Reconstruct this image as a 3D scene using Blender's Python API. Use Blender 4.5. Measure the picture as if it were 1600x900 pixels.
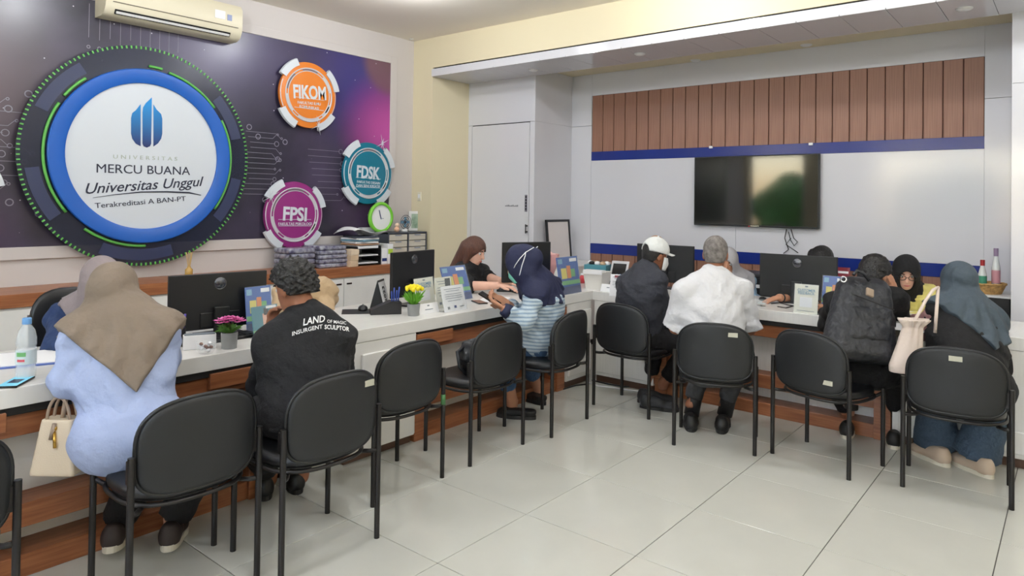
import bpy, bmesh, math, random
import numpy as np
from mathutils import Vector, Matrix
for _o in list(bpy.data.objects): bpy.data.objects.remove(_o)
S = bpy.context.scene
COL = S.collection
PI = math.pi
# ------------------------------------------------------------------ camera
F, CX, CY = 1078.57, 800.0, 300.14
PITCH, YAW, ROLL, H = -0.01298, 0.68700, 0.014324, 1.5197
fw = np.array([-math.sin(YAW)*math.cos(PITCH), math.cos(YAW)*math.cos(PITCH), -math.sin(PITCH)])
_r = np.array([math.cos(YAW), math.sin(YAW), 0.0]); _u = np.cross(_r, fw)
rt = _r*math.cos(ROLL)+_u*math.sin(ROLL); up = _u*math.cos(ROLL)-_r*math.sin(ROLL)
CAM = np.array([0, 0, H])
cd = bpy.data.cameras.new('camera'); cam = bpy.data.objects.new('camera', cd); COL.objects.link(cam)
cd.sensor_fit = 'HORIZONTAL'; cd.sensor_width = 36; cd.lens = F/1600*36
cd.shift_y = -(450-CY)/1600; cd.clip_start = .05
M = Matrix.Identity(4)
for i in range(3):
    M[i][0] = rt[i]; M[i][1] = up[i]; M[i][2] = -fw[i]; M[i][3] = CAM[i]
cam.matrix_world = M
S.camera = cam
def ray(x, y): return fw+rt*(x-CX)/F-up*(y-CY)/F
def onz(x, y, z=0.0): d = ray(x, y); return CAM+(z-H)/d[2]*d      # pixel -> point on a level surface
def onx(x, y, X): d = ray(x, y); return CAM+X/d[0]*d              # pixel -> point on a wall x = X
def ony(x, y, Y): d = ray(x, y); return CAM+Y/d[1]*d              # pixel -> point on a wall y = Y
def D(x, y, d): return CAM+ray(x, y)*d                            # pixel at a known distance
# ------------------------------------------------------------------ world and light
S.view_settings.view_transform = 'Standard'; S.view_settings.look = 'None'
S.view_settings.exposure = 0.0; S.view_settings.gamma = 1; S.view_settings.use_curve_mapping = False
w = bpy.data.worlds.new('world'); S.world = w; w.use_nodes = True
wn = w.node_tree.nodes; wl = w.node_tree.links
sky = wn.new('ShaderNodeTexSky'); sky.sky_type = 'NISHITA'; sky.sun_disc = False
sky.sun_elevation = math.radians(50); sky.sun_rotation = math.radians(200); sky.air_density = 1.2; sky.dust_density = 2
wl.new(sky.outputs[0], wn['Background'].inputs[0]); wn['Background'].inputs[1].default_value = 1.4
LAMP_W = 32.0                                                      # each ceiling panel
# ------------------------------------------------------------------ materials
def lin(c):
    c = c/255.0
    return c/12.92 if c <= .04045 else ((c+.055)/1.055)**2.4
def rgb(r, g, b): return (lin(r), lin(g), lin(b), 1)
MATS = {}
def mat(name, col, rough=.5, metal=0, var=0.0, vscale=8, bump=0.0, bscale=40, alpha=1, trans=0, emit=0, spec=.5, stretch=None, coat=0, sheen=0, ior=None, col2=None, bdist=.01):
    if name in MATS: return MATS[name]
    m = bpy.data.materials.new(name); m.use_nodes = True
    n = m.node_tree.nodes; l = m.node_tree.links; b = n['Principled BSDF']
    c = rgb(*col)
    b.inputs['Base Color'].default_value = c; b.inputs['Roughness'].default_value = rough
    b.inputs['Metallic'].default_value = metal; b.inputs['Specular IOR Level'].default_value = spec
    b.inputs['Coat Weight'].default_value = coat; b.inputs['Coat Roughness'].default_value = .08
    b.inputs['Sheen Weight'].default_value = sheen
    if ior: b.inputs['IOR'].default_value = ior
    if trans: b.inputs['Transmission Weight'].default_value = trans
    if alpha < 1: b.inputs['Alpha'].default_value = alpha
    if emit:
        b.inputs['Emission Color'].default_value = c; b.inputs['Emission Strength'].default_value = emit
    if var or bump:
        tc = n.new('ShaderNodeTexCoord'); mp = n.new('ShaderNodeMapping'); l.new(tc.outputs['Object'], mp.inputs[0])
        if stretch: mp.inputs['Scale'].default_value = stretch
    if var:
        t = n.new('ShaderNodeTexNoise'); t.inputs['Scale'].default_value = vscale; t.inputs['Detail'].default_value = 5
        l.new(mp.outputs[0], t.inputs[0])
        cr = n.new('ShaderNodeValToRGB'); e = cr.color_ramp.elements
        e[0].position = .3; e[1].position = .7
        if col2: e[0].color = rgb(*col2); e[1].color = c
        else:
            e[0].color = tuple(max(0, v*(1-var)) for v in c[:3])+(1,); e[1].color = tuple(min(1, v*(1+var)) for v in c[:3])+(1,)
        l.new(t.outputs[0], cr.inputs[0]); l.new(cr.outputs[0], b.inputs['Base Color'])
    if bump:
        t2 = n.new('ShaderNodeTexNoise'); t2.inputs['Scale'].default_value = bscale; t2.inputs['Detail'].default_value = 3
        l.new(mp.outputs[0], t2.inputs[0])
        bp = n.new('ShaderNodeBump'); bp.inputs['Strength'].default_value = bump; bp.inputs['Distance'].default_value = bdist
        l.new(t2.outputs[0], bp.inputs['Height']); l.new(bp.outputs[0], b.inputs['Normal'])
    MATS[name] = m
    return m
m_white = mat('white laminate', (232, 230, 226), .22, var=.03, vscale=6, stretch=(12, 1, 1))
m_gloss = mat('white gloss panel', (214, 214, 220), .12)
m_wood = mat('brown wood', (168, 108, 70), .35, var=.4, vscale=5, stretch=(14, .8, 14), col2=(134, 80, 50))
m_woodx = mat('brown wood x', (168, 108, 70), .35, var=.4, vscale=5, stretch=(.8, 14, 14), col2=(134, 80, 50))
m_slat = mat('slat wood', (156, 114, 94), .45, var=.4, vscale=5, stretch=(22, 22, .5), col2=(136, 96, 78))
m_slatgap = mat('slat gap', (88, 52, 38), .6)
m_cream = mat('cream paint', (226, 215, 184), .6, bump=.03, bscale=60)
m_ceil = mat('ceiling paint', (240, 233, 222), .7)
m_wallg = mat('grey white paint', (205, 199, 197), .6, bump=.02, bscale=60)
m_blue = mat('blue band', (28, 48, 128), .2)
m_black = mat('black plastic', (22, 23, 26), .4)
m_blackg = mat('black gloss', (10, 11, 13), .12)
m_vinyl = mat('chair vinyl', (19, 20, 23), .36, bump=.05, bscale=300)
m_plast = mat('chair back plastic', (25, 27, 30), .5, bump=.04, bscale=400)
m_tube = mat('dark steel tube', (46, 44, 44), .35, metal=.6)
m_chrome = mat('chrome', (210, 210, 215), .1, metal=1)
m_tile = mat('floor tile', (203, 203, 195), .11, var=.035, vscale=3, spec=.5)
m_grout = mat('grout', (72, 70, 66), .8)
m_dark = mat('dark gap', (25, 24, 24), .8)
m_glass = mat('clear glass', (255, 255, 255), .02, trans=1, ior=1.45)
m_acr = mat('clear acrylic', (225, 235, 240), .04, alpha=.1)
m_paper = mat('white paper', (240, 240, 242), .7)
m_lamp = mat('lamp diffuser', (240, 245, 255), .5, emit=5)
# ------------------------------------------------------------------ mesh helpers
class MB:
    def __init__(s): s.bm = bmesh.new()
    def _add(s, vs, fs):
        b = [s.bm.verts.new(tuple(map(float, v))) for v in vs]
        for f in fs:
            try: s.bm.faces.new([b[i] for i in f])
            except ValueError: pass
        return b
    def box(s, x0, x1, y0, y1, z0, z1, bev=0.0, seg=2):
        t = bmesh.new(); bmesh.ops.create_cube(t, size=1)
        for v in t.verts: v.co = Vector(((x0+x1)/2+v.co.x*(x1-x0), (y0+y1)/2+v.co.y*(y1-y0), (z0+z1)/2+v.co.z*(z1-z0)))
        if bev: bmesh.ops.bevel(t, geom=t.edges[:], offset=bev, segments=seg, affect='EDGES', profile=.5)
        s.merge(t); return s
    def merge(s, t, mtx=None):
        if mtx is not None: bmesh.ops.transform(t, matrix=mtx, verts=t.verts[:])
        t.verts.index_update()
        s._add([v.co[:] for v in t.verts], [[v.index for v in f.verts] for f in t.faces]); t.free()
    def obox(s, c, ax, ay, az, hx, hy, hz, bev=0.0):                # oriented box
        t = MB(); t.box(-hx, hx, -hy, hy, -hz, hz, bev)
        m = Matrix.Identity(4)
        for i in range(3): m[i][0] = ax[i]; m[i][1] = ay[i]; m[i][2] = az[i]; m[i][3] = c[i]
        s.merge(t.bm, m); return s
    def tube(s, pts, r, n=10, cap=True, closed=False):
        pts = [np.array(p, float) for p in pts]; N = len(pts); rr = r if hasattr(r, '__len__') else [r]*N
        rings = []; prev = None
        for i in range(N):
            a = pts[(i-1) % N] if (closed or i > 0) else pts[i]; b = pts[(i+1) % N] if (closed or i < N-1) else pts[i]
            t = b-a; t = t/(np.linalg.norm(t)+1e-9)
            if prev is None:
                h = np.array([0, 0, 1.]) if abs(t[2]) < .9 else np.array([1., 0, 0])
                u = np.cross(t, h)
            else: u = prev-t*(prev@t)
            u /= np.linalg.norm(u)+1e-9; prev = u; v = np.cross(t, u)
            rings.append([pts[i]+rr[i]*(math.cos(2*PI*k/n)*u+math.sin(2*PI*k/n)*v) for k in range(n)])
        vs = [p for q in rings for p in q]; fs = []
        for i in range(N if closed else N-1):
            j = (i+1) % N
            for k in range(n): fs.append([i*n+k, i*n+(k+1) % n, j*n+(k+1) % n, j*n+k])
        if cap and not closed: fs += [list(range(n))[::-1], [(N-1)*n+k for k in range(n)]]
        s._add(vs, fs); return s
    def lathe(s, prof, c=(0, 0, 0), n=24, axis='z', a0=0, a1=2*PI):
        vs = []; fs = []; full = abs(a1-a0-2*PI) < 1e-6; m = n if full else n+1
        for (r, h) in prof:
            for k in range(m):
                a = a0+(a1-a0)*k/n
                q = (r*math.cos(a), r*math.sin(a), h)
                if axis == 'x': q = (h, r*math.cos(a), r*math.sin(a))
                if axis == 'y': q = (r*math.sin(a), h, r*math.cos(a))
                vs.append((q[0]+c[0], q[1]+c[1], q[2]+c[2]))
        P = len(prof)
        for i in range(P-1):
            for k in range(m if full else m-1):
                fs.append([i*m+k, i*m+(k+1) % m, (i+1)*m+(k+1) % m, (i+1)*m+k])
        b = s._add(vs, fs)
        return s
    def sphere(s, c, r, n=16, k=10):
        r = r if hasattr(r, '__len__') else (r, r, r)
        t = bmesh.new(); bmesh.ops.create_uvsphere(t, u_segments=n, v_segments=k, radius=1)
        m = Matrix.Translation(Vector([float(v) for v in c])) @ Matrix.Diagonal((*r, 1)); s.merge(t, m); return s
    def prism(s, poly, z0, z1, f=lambda x, y, z: (x, y, z)):        # extruded outline; f places it
        n = len(poly); vs = [f(x, y, z0) for x, y in poly]+[f(x, y, z1) for x, y in poly]
        fs = [list(range(n))[::-1], list(range(n, 2*n))]+[[i, (i+1) % n, n+(i+1) % n, n+i] for i in range(n)]
        s._add(vs, fs); return s
    def grid(s, fn, nu, nv, thick=None):
        vs = [fn(i/nu, j/nv) for j in range(nv+1) for i in range(nu+1)]
        fs = [[j*(nu+1)+i, j*(nu+1)+i+1, (j+1)*(nu+1)+i+1, (j+1)*(nu+1)+i] for j in range(nv) for i in range(nu)]
        s._add(vs, fs); return s
    def pillow(s, a, b, nt, nb, th, bend, n=40, rings=6):           # rounded pad in xz, thickness in y; bend(x,z)->y offset
        pr = [(0, 1)]+[(math.sin(PI/2*i/rings), math.cos(PI/2*i/rings)) for i in range(1, rings+1)]
        vs = []; fs = []
        for side in (-1, 1):
            base = len(vs)
            for (r, t) in pr:
                r2 = r**.5 if r > 0 else 0
                for k in range(n):
                    A = 2*PI*k/n; c_, s_ = math.cos(A), math.sin(A); e = 2/(nt if s_ > 0 else nb)
                    x = a*r2*math.copysign(abs(c_)**e, c_); z = b*r2*math.copysign(abs(s_)**e, s_)
                    vs.append((x, bend(x, z)+side*th*(t**.5), z))
            for i in range(len(pr)-1):
                for k in range(n):
                    q = [base+i*n+k, base+i*n+(k+1) % n, base+(i+1)*n+(k+1) % n, base+(i+1)*n+k]
                    fs.append(q if side < 0 else q[::-1])
        s._add(vs, fs); bmesh.ops.remove_doubles(s.bm, verts=s.bm.verts[:], dist=1e-5); return s
    def build(s, name, m, parent=None, smooth=False, loc=None):
        bmesh.ops.recalc_face_normals(s.bm, faces=s.bm.faces[:])
        me = bpy.data.meshes.new(name); s.bm.to_mesh(me); s.bm.free()
        return mesh_obj(name, me, m, parent, smooth, loc)
def mesh_obj(name, me, m, parent=None, smooth=False, loc=None):
    me.materials.append(m)
    if smooth:
        me.polygons.foreach_set('use_smooth', [True]*len(me.polygons))
        if smooth == 'auto': me.set_sharp_from_angle(angle=math.radians(40))
    o = bpy.data.objects.new(name, me); COL.objects.link(o)
    if parent: o.parent = parent
    if loc is not None: o.location = Vector([float(v) for v in loc])
    return o
def tag(o, label, cat, group=None):
    o['label'] = label; o['category'] = cat
    if group: o['group'] = group
    return o
def thing(name, label, cat, loc=(0, 0, 0), rz=0.0, group=None):
    o = bpy.data.objects.new(name, None); COL.objects.link(o); o.empty_display_size = .05
    o.location = Vector([float(v) for v in loc]); o.rotation_euler = (0, 0, rz)
    return tag(o, label, cat, group)
def struct(o, kind='structure'): o['kind'] = kind; return o
def text_mesh(name, s, m, parent, mtx, size=1.0, sx=1.0, shear=0.0, bold=0.0, space=1.0, align='CENTER', ext=.001):
    cu = bpy.data.curves.new(name, 'FONT'); cu.body = s; cu.align_x = align; cu.align_y = 'CENTER'; cu.size = size
    cu.shear = shear; cu.offset = bold; cu.space_character = space; cu.extrude = ext; cu.resolution_u = 3
    t = bpy.data.objects.new('tmp', cu); COL.objects.link(t)
    bpy.context.view_layer.update()
    me = bpy.data.meshes.new_from_object(t.evaluated_get(bpy.context.evaluated_depsgraph_get()))
    bpy.data.objects.remove(t); me.name = name; me.materials.clear()
    me.transform(Matrix.Diagonal((sx, 1, 1, 1))); me.transform(mtx)
    return mesh_obj(name, me, m, parent)
def basis(o, x, y, z):
    m = Matrix.Identity(4)
    for i in range(3): m[i][0] = x[i]; m[i][1] = y[i]; m[i][2] = z[i]; m[i][3] = float(o[i])
    return m
def instance(src, loc, rz, label=None, group=None):
    c = src.copy(); COL.objects.link(c); c.location = Vector([float(v) for v in loc]); c.rotation_euler = (0, 0, rz)
    if label: c['label'] = label
    if group: c['group'] = group
    for ch in list(src.children):
        d = ch.copy(); COL.objects.link(d); d.parent = c
        for g in list(ch.children):
            e = g.copy(); COL.objects.link(e); e.parent = d
    return c
# ------------------------------------------------------------------ the room
XL, YC, YD, YT, XE, XP = -5.85, 5.336, 5.927, 6.635, -5.537, -4.561
XR, YB, ZC = 3.0, -2.3, 3.32
ZS = 2.885                                                          # soffit
floor = struct(MB().box(XL-.1, XR+.1, YB-.1, YT+.15, -.1, -.004).build('floor', m_grout))
tme = None
gx0, gy0 = -2.0693, 2.0667
for i in range(-7, 9):
    for j in range(-8, 8):
        x, y = gx0+.6*i, gy0+.6*j
        if x+.6 < XL or x > XR or y+.6 < YB or y > YT: continue
        if tme is None:
            o = MB().box(.002, .598, .002, .598, -.01, 0, .0012, 1).build('tile', m_tile, floor, loc=(x, y, 0)); tme = o.data
        else:
            o = bpy.data.objects.new('tile', tme); COL.objects.link(o); o.parent = floor; o.location = (x, y, 0)
struct(MB().box(XL-.1, XR+.1, YB-.1, YC+.05, ZC, ZC+.1).build('ceiling', m_ceil))
wl_ = struct(MB().box(XL-.12, XL, YB-.1, YC+.1, -.004, ZC+.05).build('wall_left', m_wallg))
# raised moulding round the mural
struct(MB().box(XL, XL+.022, 4.985, 5.075, 1.05, 3.09, .004).build('trim_1', m_wallg))
struct(MB().box(XL, XL+.022, -1.2, 4.985, 3.012, 3.09, .004).build('trim_2', m_wallg))
struct(MB().box(XL, XL+.022, -1.2, 4.985, 1.05, 1.14, .004).build('trim_3', m_wallg))
# cream corner pier, beam and soffit
struct(MB().box(XL-.1, XE, YC, YD+.1, -.004, ZC+.05).build('wall_corner', m_cream))
struct(MB().box(XE, XR, YC, YD, 2.985, ZC+.05).build('wall_beam', m_cream))
struct(MB().box(XE, XR, YC+.02, YD, 2.965, 2.986).build('trim_4', m_dark))
sof = struct(MB().box(XE, XR, YC-.02, YD+.01, ZS+.012, 2.966).build('trim_5', m_gloss))
for k in range(28):                                                 # gloss boards of the soffit
    x0 = XE+.003+k*.3
    if x0+.3 > XR: break
    MB().box(x0, x0+.2965, YC-.02, YD+.01, ZS, ZS+.0125, .0008, 1).build('panel', m_gloss, sof)
struct(MB().box(XP-.1, XR, YD+.01, YT+.2, 2.975, 3.1).build('ceiling_alcove', m_cream))
# door wall and pier between it and the screen wall
dw = struct(MB().box(XE, XP, YD+.018, YT+.2, -.004, 2.975).build('wall_door', m_gloss))
ZJ = 2.392
MB().box(XE, XP-.001, YD, YD+.02, ZJ, ZS+.001, .001, 1).build('panel', m_gloss, dw)
MB().box(XP-.058, XP, YD, YD+.02, 0, ZJ-.003, .001, 1).build('panel', m_gloss, dw)
MB().box(XE, -5.48, YD, YD+.02, 0, ZJ-.003, .001, 1).build('panel', m_gloss, dw)
MB().box(XP-.002, XP+.006, YD+.001, YT, 0, ZJ-.003, .001, 1).build('panel', m_gloss, dw)
MB().box(XP-.002, XP+.006, YD+.001, YT, ZJ, 2.974, .001, 1).build('panel', m_gloss, dw)
MB().box(-5.48, XP-.058, YD+.016, YD+.0185, 0, ZJ, 0).build('gap', m_dark, dw)
door = struct(MB().box(-5.472, XP-.064, YD-.002, YD+.018, .005, ZJ-.01, .0015, 1).build('door_1', m_gloss))
hb = MB(); hb.tube([(-4.64, YD-.03, 1.27), (-4.64, YD-.03, 1.17)], .006); hb.box(-4.648, -4.632, YD-.032, YD, 1.18, 1.195); hb.box(-4.648, -4.632, YD-.032, YD, 1.245, 1.26)
hb.build('door_handle', m_black, door)
sg = MB().box(-4.677, -4.642, YD-.005, YD-.002, 1.405, 1.59).build('door_sign', mat('sign grey', (120, 118, 130), .4), door)
for i in range(5):
    MB().box(-4.668, -4.651, YD-.0062, YD-.0049, 1.425+i*.033, 1.444+i*.033).build('sign_letter', m_dark, sg)
_dl = MB()
for k in range(9): _dl.box(-4.955+k*.021, -4.94+k*.021, YD-.0035, YD-.0015, 1.458, 1.470+.004*(k % 3))
_dl.build('door_lettering', mat('grey ink', (120, 122, 130), .6), door)['kind'] = 'stuff'
# screen wall
tw = struct(MB().box(XP, .2, YT+.03, YT+.2, -.004, 2.98).build('wall_back', m_gloss))
MB().box(XP, -4.285, YT, YT+.04, 0, ZJ-.003, .001, 1).build('panel', m_gloss, tw)
MB().box(XP, -4.285, YT, YT+.04, ZJ, 2.975, .001, 1).build('panel', m_gloss, tw)
MB().box(-4.284, -.58, YT, YT+.04, 2.73, 2.975, .001, 1).build('panel', m_gloss, tw)
MB().box(-.579, -.2, YT, YT+.04, ZJ, 2.975, .001, 1).build('panel', m_gloss, tw)
MB().box(-.579, -.2, YT, YT+.04, 0, ZJ-.003, .001, 1).build('panel', m_gloss, tw)
MB().box(-4.285, -.58, YT+.024, YT+.031, 0, 2.73).build('slat_backing', m_slatgap, tw)
NS = 26; pw = (-.58+4.285)/NS
s1 = s2 = None
for k in range(NS):
    x0 = -4.285+k*pw
    if s1 is None:
        s1 = MB().box(.004, pw-.004, -.010, .012, -.32, .32, .002, 1).build('slat', m_slat, tw, loc=(x0, YT+.02, 2.41))
        s2 = MB().box(.004, pw-.004, -.010, .012, -.47, .47, .002, 1).build('slat', m_slat, tw, loc=(x0, YT+.02, .474))
    else:
        for sm, z in ((s1, 2.41), (s2, .474)):
            o = bpy.data.objects.new('slat', sm.data); COL.objects.link(o); o.parent = tw; o.location = (x0, YT+.02, z)
MB().box(-4.285, -.58, YT+.004, YT+.03, 1.992, 2.092, .001, 1).build('band', m_blue, tw)
MB().box(-4.285, -.58, YT+.004, YT+.03, .944, 1.054, .001, 1).build('band', m_blue, tw)
for (a, b) in ((-4.285, -2.6), (-2.598, -.58)):
    MB().box(a, b, YT+.006, YT+.03, 1.055, 1.991, .001, 1).build('panel', m_gloss, tw)
rp = struct(MB().box(-.36, XR, YD+.012, YT+.2, -.004, 2.98).build('wall_pier', m_gloss))
MB().box(-.36, 1.2, YD, YD+.0125, ZJ, ZS+.001, .001, 1).build('panel', m_gloss, rp)
MB().box(-.36, 1.2, YD, YD+.0125, 0, ZJ-.003, .001, 1).build('panel', m_gloss, rp)
# walls behind the camera with the window that the screen mirrors
struct(MB().box(XR, XR+.12, YB-.1, YT+.2, -.004, ZC+.05).build('wall_right', m_cream))
wb = MB()
WX0, WX1, WZ0, WZ1 = -5.75, -4.55, .95, 2.65
W2 = (-3.2, 2.2, .95, 2.65)
for (a, b, c, d) in ((XL-.1, WX0, 0, ZC+.05), (WX0, WX1, 0, WZ0), (WX0, WX1, WZ1, ZC+.05), (WX1, W2[0], 0, ZC+.05), (W2[0], W2[1], 0, W2[2]), (W2[0], W2[1], W2[3], ZC+.05), (W2[1], XR+.1, 0, ZC+.05)):
    wb.box(a, b, YB-.12, YB, c, d)
struct(wb.build('wall_front', m_cream))
m_frame = mat('window frame white', (225, 225, 225), .4)
for n_, (a, b, c, d) in enumerate(((WX0, WX1, WZ0, WZ1), W2)):
    fr = MB()
    fr.box(a, b, YB-.1, YB-.04, c, c+.05); fr.box(a, b, YB-.1, YB-.04, d-.05, d); fr.box(a, a+.05, YB-.1, YB-.04, c, d); fr.box(b-.05, b, YB-.1, YB-.04, c, d)
    k = max(1, int((b-a)/1.2))
    for q in range(1, k): fr.box(a+(b-a)*q/k-.02, a+(b-a)*q/k+.02, YB-.1, YB-.04, c, d)
    win = struct(fr.build('window_%d' % (n_+1), m_frame))
    MB().box(a+.05, b-.05, YB-.072, YB-.068, c+.05, d-.05).build('pane', m_glass, win)
struct(MB().box(-30, 30, -30, YB-.12, -.2, -.05).build('ground_outside', mat('paving outside', (150, 148, 140), .8, var=.1)))
m_leafo = mat('hedge leaves', (84, 130, 52), .7, var=.6, vscale=9, bump=1, bscale=20)
rnd = random.Random(4)
for k in range(7):
    hx = -12+k*3.1; bm_ = MB()
    for q in range(26):
        bm_.sphere((rnd.uniform(-.9, .9), rnd.uniform(-.5, .5), rnd.uniform(.3, 2.3)), rnd.uniform(.35, .6), 10, 7)
    tag(bm_.build('hedge_shrub', m_leafo, smooth=True, loc=(hx, -6.5+rnd.uniform(-.4, .4), -.2)), 'green shrub outside the window behind the viewer', 'shrub', 'shrubs outside the window')
# ceiling lamps (real panels)
def ceil_lamp(x, y, k):
    t = thing('ceiling_lamp', 'round white surface mounted ceiling lamp over the waiting floor', 'ceiling light', (x, y, ZC), 0, 'ceiling lamps')
    MB().lathe([(.001, -.012), (.17, -.012), (.18, 0)], n=32).build('base_ring', m_frame, t, True)
    MB().lathe([(.001, -.045), (.08, -.042), (.135, -.03), (.155, -.012), (.15, -.011)], n=32).build('diffuser', m_lamp, t, True)
    ld = bpy.data.lights.new('lamp_light', 'POINT'); ld.shadow_soft_size = .05; ld.energy = LAMP_W; ld.color = (.95, .975, 1.0)
    lo = bpy.data.objects.new('lamp_light', ld); COL.objects.link(lo); lo.parent = t; lo.location = (0, 0, -.1)
    return t
for x in (-4.35, -2.3, -.25, 1.8):
    for y in (-.6, 1.9, 4.4):
        ceil_lamp(x, y-(.5 if (x < -4 and y > 3) else 0), 0)
DLL = ['white downlight above the white door', 'white downlight left of the soffit centre', 'white downlight nearest above the slats left of the television', 'white downlight above the slats right of the television', 'white downlight at the right end of the soffit']
for kk, (px, py) in enumerate(((833, 109), (1000, 84), (1087, 94), (1260, 70), (1507, 13))):
    inner = py > 90 and px > 900 or px == 1260
    zz = 2.975 if inner else ZS
    p = onz(px, py, zz)
    t = thing('downlight', DLL[kk], 'downlight', (p[0], p[1], zz), 0, 'soffit downlights')
    MB().lathe([(.001, -.012), (.04, -.012), (.05, -.006), (.052, 0)], n=20).build('ring', m_frame, t, True)
    MB().lathe([(.001, -.0135), (.036, -.0135), (.037, -.011)], n=20).build('lens', mat('frosted lens', (235, 235, 235), .4), t, True)
p = onx(644, 57, XL+.07)
t = thing('security_camera', 'white dome security camera in the ceiling corner', 'camera', (XL, p[1], p[2]))
MB().tube([(0, 0, .05), (.04, 0, .05), (.05, 0, .02)], .012).build('bracket', m_frame, t, True)
MB().sphere((.07, -.01, 0), .04, 18, 12).build('housing', m_frame, t, True)
MB().sphere((.093, -.033, -.012), .018, 12, 8).build('lens', m_blackg, t, True)
# ------------------------------------------------------------------ counters
XF, YF, ZT, ZB = -3.2, 5.0, .765, .688
o = MB().box(-3.98, XF, -.9, 5.72, ZB, ZT, .004).build('reception_desk_surface', m_white); tag(o, 'long white laminate work surface along the mural side of the room', 'desk surface')
o = MB().box(XF+.001, 1.4, YF, 5.72, ZB, ZT, .004).build('reception_desk_surface', m_white); tag(o, 'white laminate work surface below the wall mounted television', 'desk surface')
def bay(label, along, a0, a1, front, sgn, wood):
    """open wooden bay; along = 'y' (left counter, front faces +x) or 'x' (right counter, front faces -y)"""
    t = thing('counter_bay', label, 'counter base', (front, a0, 0) if along == 'y' else (a0, front, 0))
    L = a1-a0
    def bx(u0, u1, d0, d1, z0, z1, bev=.002):                       # u along, d depth behind front
        m_ = MB()
        if along == 'y': m_.box(-d1, -d0, u0, u1, z0, z1, bev, 1)
        else: m_.box(u0, u1, d0, d1, z0, z1, bev, 1)
        return m_
    bx(.0, L, .20, .22, 0, ZB-.002).build('back_panel', m_white, t)
    bx(.02, L-.02, .01, .19, .655, ZB-.001).build('black_strip', m_dark, t)  # recessed black strip between worktop slab and wooden frame
    bx(.1, L-.1, .03, .2, .565, .655).build('top_rail', wood, t)
    bx(.1, L-.1, .05, .2, .19, .285).build('middle_rail', wood, t)
    bx(.1, L-.1, .03, .2, 0, .09).build('base_rail', wood, t)
    for u in (0, L-.1): bx(u, u+.1, .012, .2, 0, .6).build('post', wood, t)
    for u in (0, L-.32): bx(u, u+.32, -.004, .2, .598, .672).build('post_cap', wood, t)
    return t
def block(label, along, a0, a1, front, panels):
    t = thing('counter_cabinet', label, 'counter base', (front, a0, 0) if along == 'y' else (a0, front, 0))
    L = a1-a0
    def bx(u0, u1, d0, d1, z0, z1, bev=.002):
        m_ = MB()
        if along == 'y': m_.box(-d1, -d0, u0, u1, z0, z1, bev, 1)
        else: m_.box(u0, u1, d0, d1, z0, z1, bev, 1)
        return m_
    bx(0, L, .0, .5, .06, ZB-.002).build('body', m_white, t)
    bx(0.01, L-.01, .03, .5, 0, .062).build('plinth', mat('plinth brown', (92, 66, 52), .5), t)
    for (u0, u1, z0, z1) in panels: bx(u0, u1, -.018, .002, z0, z1, .004).build('raised_panel', m_white, t)
    return t
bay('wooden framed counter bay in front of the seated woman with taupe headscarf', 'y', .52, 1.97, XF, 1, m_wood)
block('white counter cabinet at the far left edge before the first wooden bay', 'y', -.9, .5, XF-.02, [(.1, 1.3, .1, .6)])
block('white counter cabinet behind the man in the black shirt', 'y', 2.45, 2.98, XF-.004, [(.1, .51, .06, .62)])
block('narrow white counter cabinet between wooden bay and man in black shirt', 'y', 1.98, 2.44, XF-.12, [])
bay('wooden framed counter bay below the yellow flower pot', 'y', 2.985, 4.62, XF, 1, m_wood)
block('white counter cabinet in the inner corner beside the navy headscarf woman', 'y', 4.63, 4.985, XF-.004, [(.02, .34, .1, .33), (.02, .34, .36, .62)])
block('white counter cabinet in the inner corner behind the man with white cap', 'x', -3.18, -2.62, YF+.004, [(.04, .54, .09, .33), (.04, .54, .36, .6)])
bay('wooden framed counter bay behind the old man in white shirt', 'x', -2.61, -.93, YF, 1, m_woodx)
block('white counter cabinet at the right end beside the grey headscarf woman', 'x', -.92, 1.3, YF+.004, [(.04, 1.4, .09, .22)])
# back cabinets on the mural side
def wall_unit(y0, y1, n, lab):
    t = thing('wall_cabinet', lab, 'cabinet', (XL, y0, 0))
    L = y1-y0
    MB().box(0, .43, 0, L, .08, .77).build('body', m_white, t)
    MB().box(0, .40, .01, L-.01, 0, .082).build('plinth', m_dark, t)
    MB().box(0, .455, -.002, L+.002, .77, .86, .003, 1).build('wood_top', m_wood, t)
    for k in range(n):
        d = MB().box(.43, .447, k*L/n+.003, (k+1)*L/n-.003, .1, .755, .002, 1).build('door', m_white, t)
        MB().box(.447, .452, (k+1)*L/n-.09 if k % 2 == 0 else k*L/n+.03, (k+1)*L/n-.03 if k % 2 == 0 else k*L/n+.09, .70, .715).build('handle', m_chrome, d)
wall_unit(.2, 2.55, 5, 'low white wall cabinet with wood top below the round blue sign')
wall_unit(2.56, 5.1, 5, 'low white wall cabinet with wood top below the purple round sign')
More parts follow.
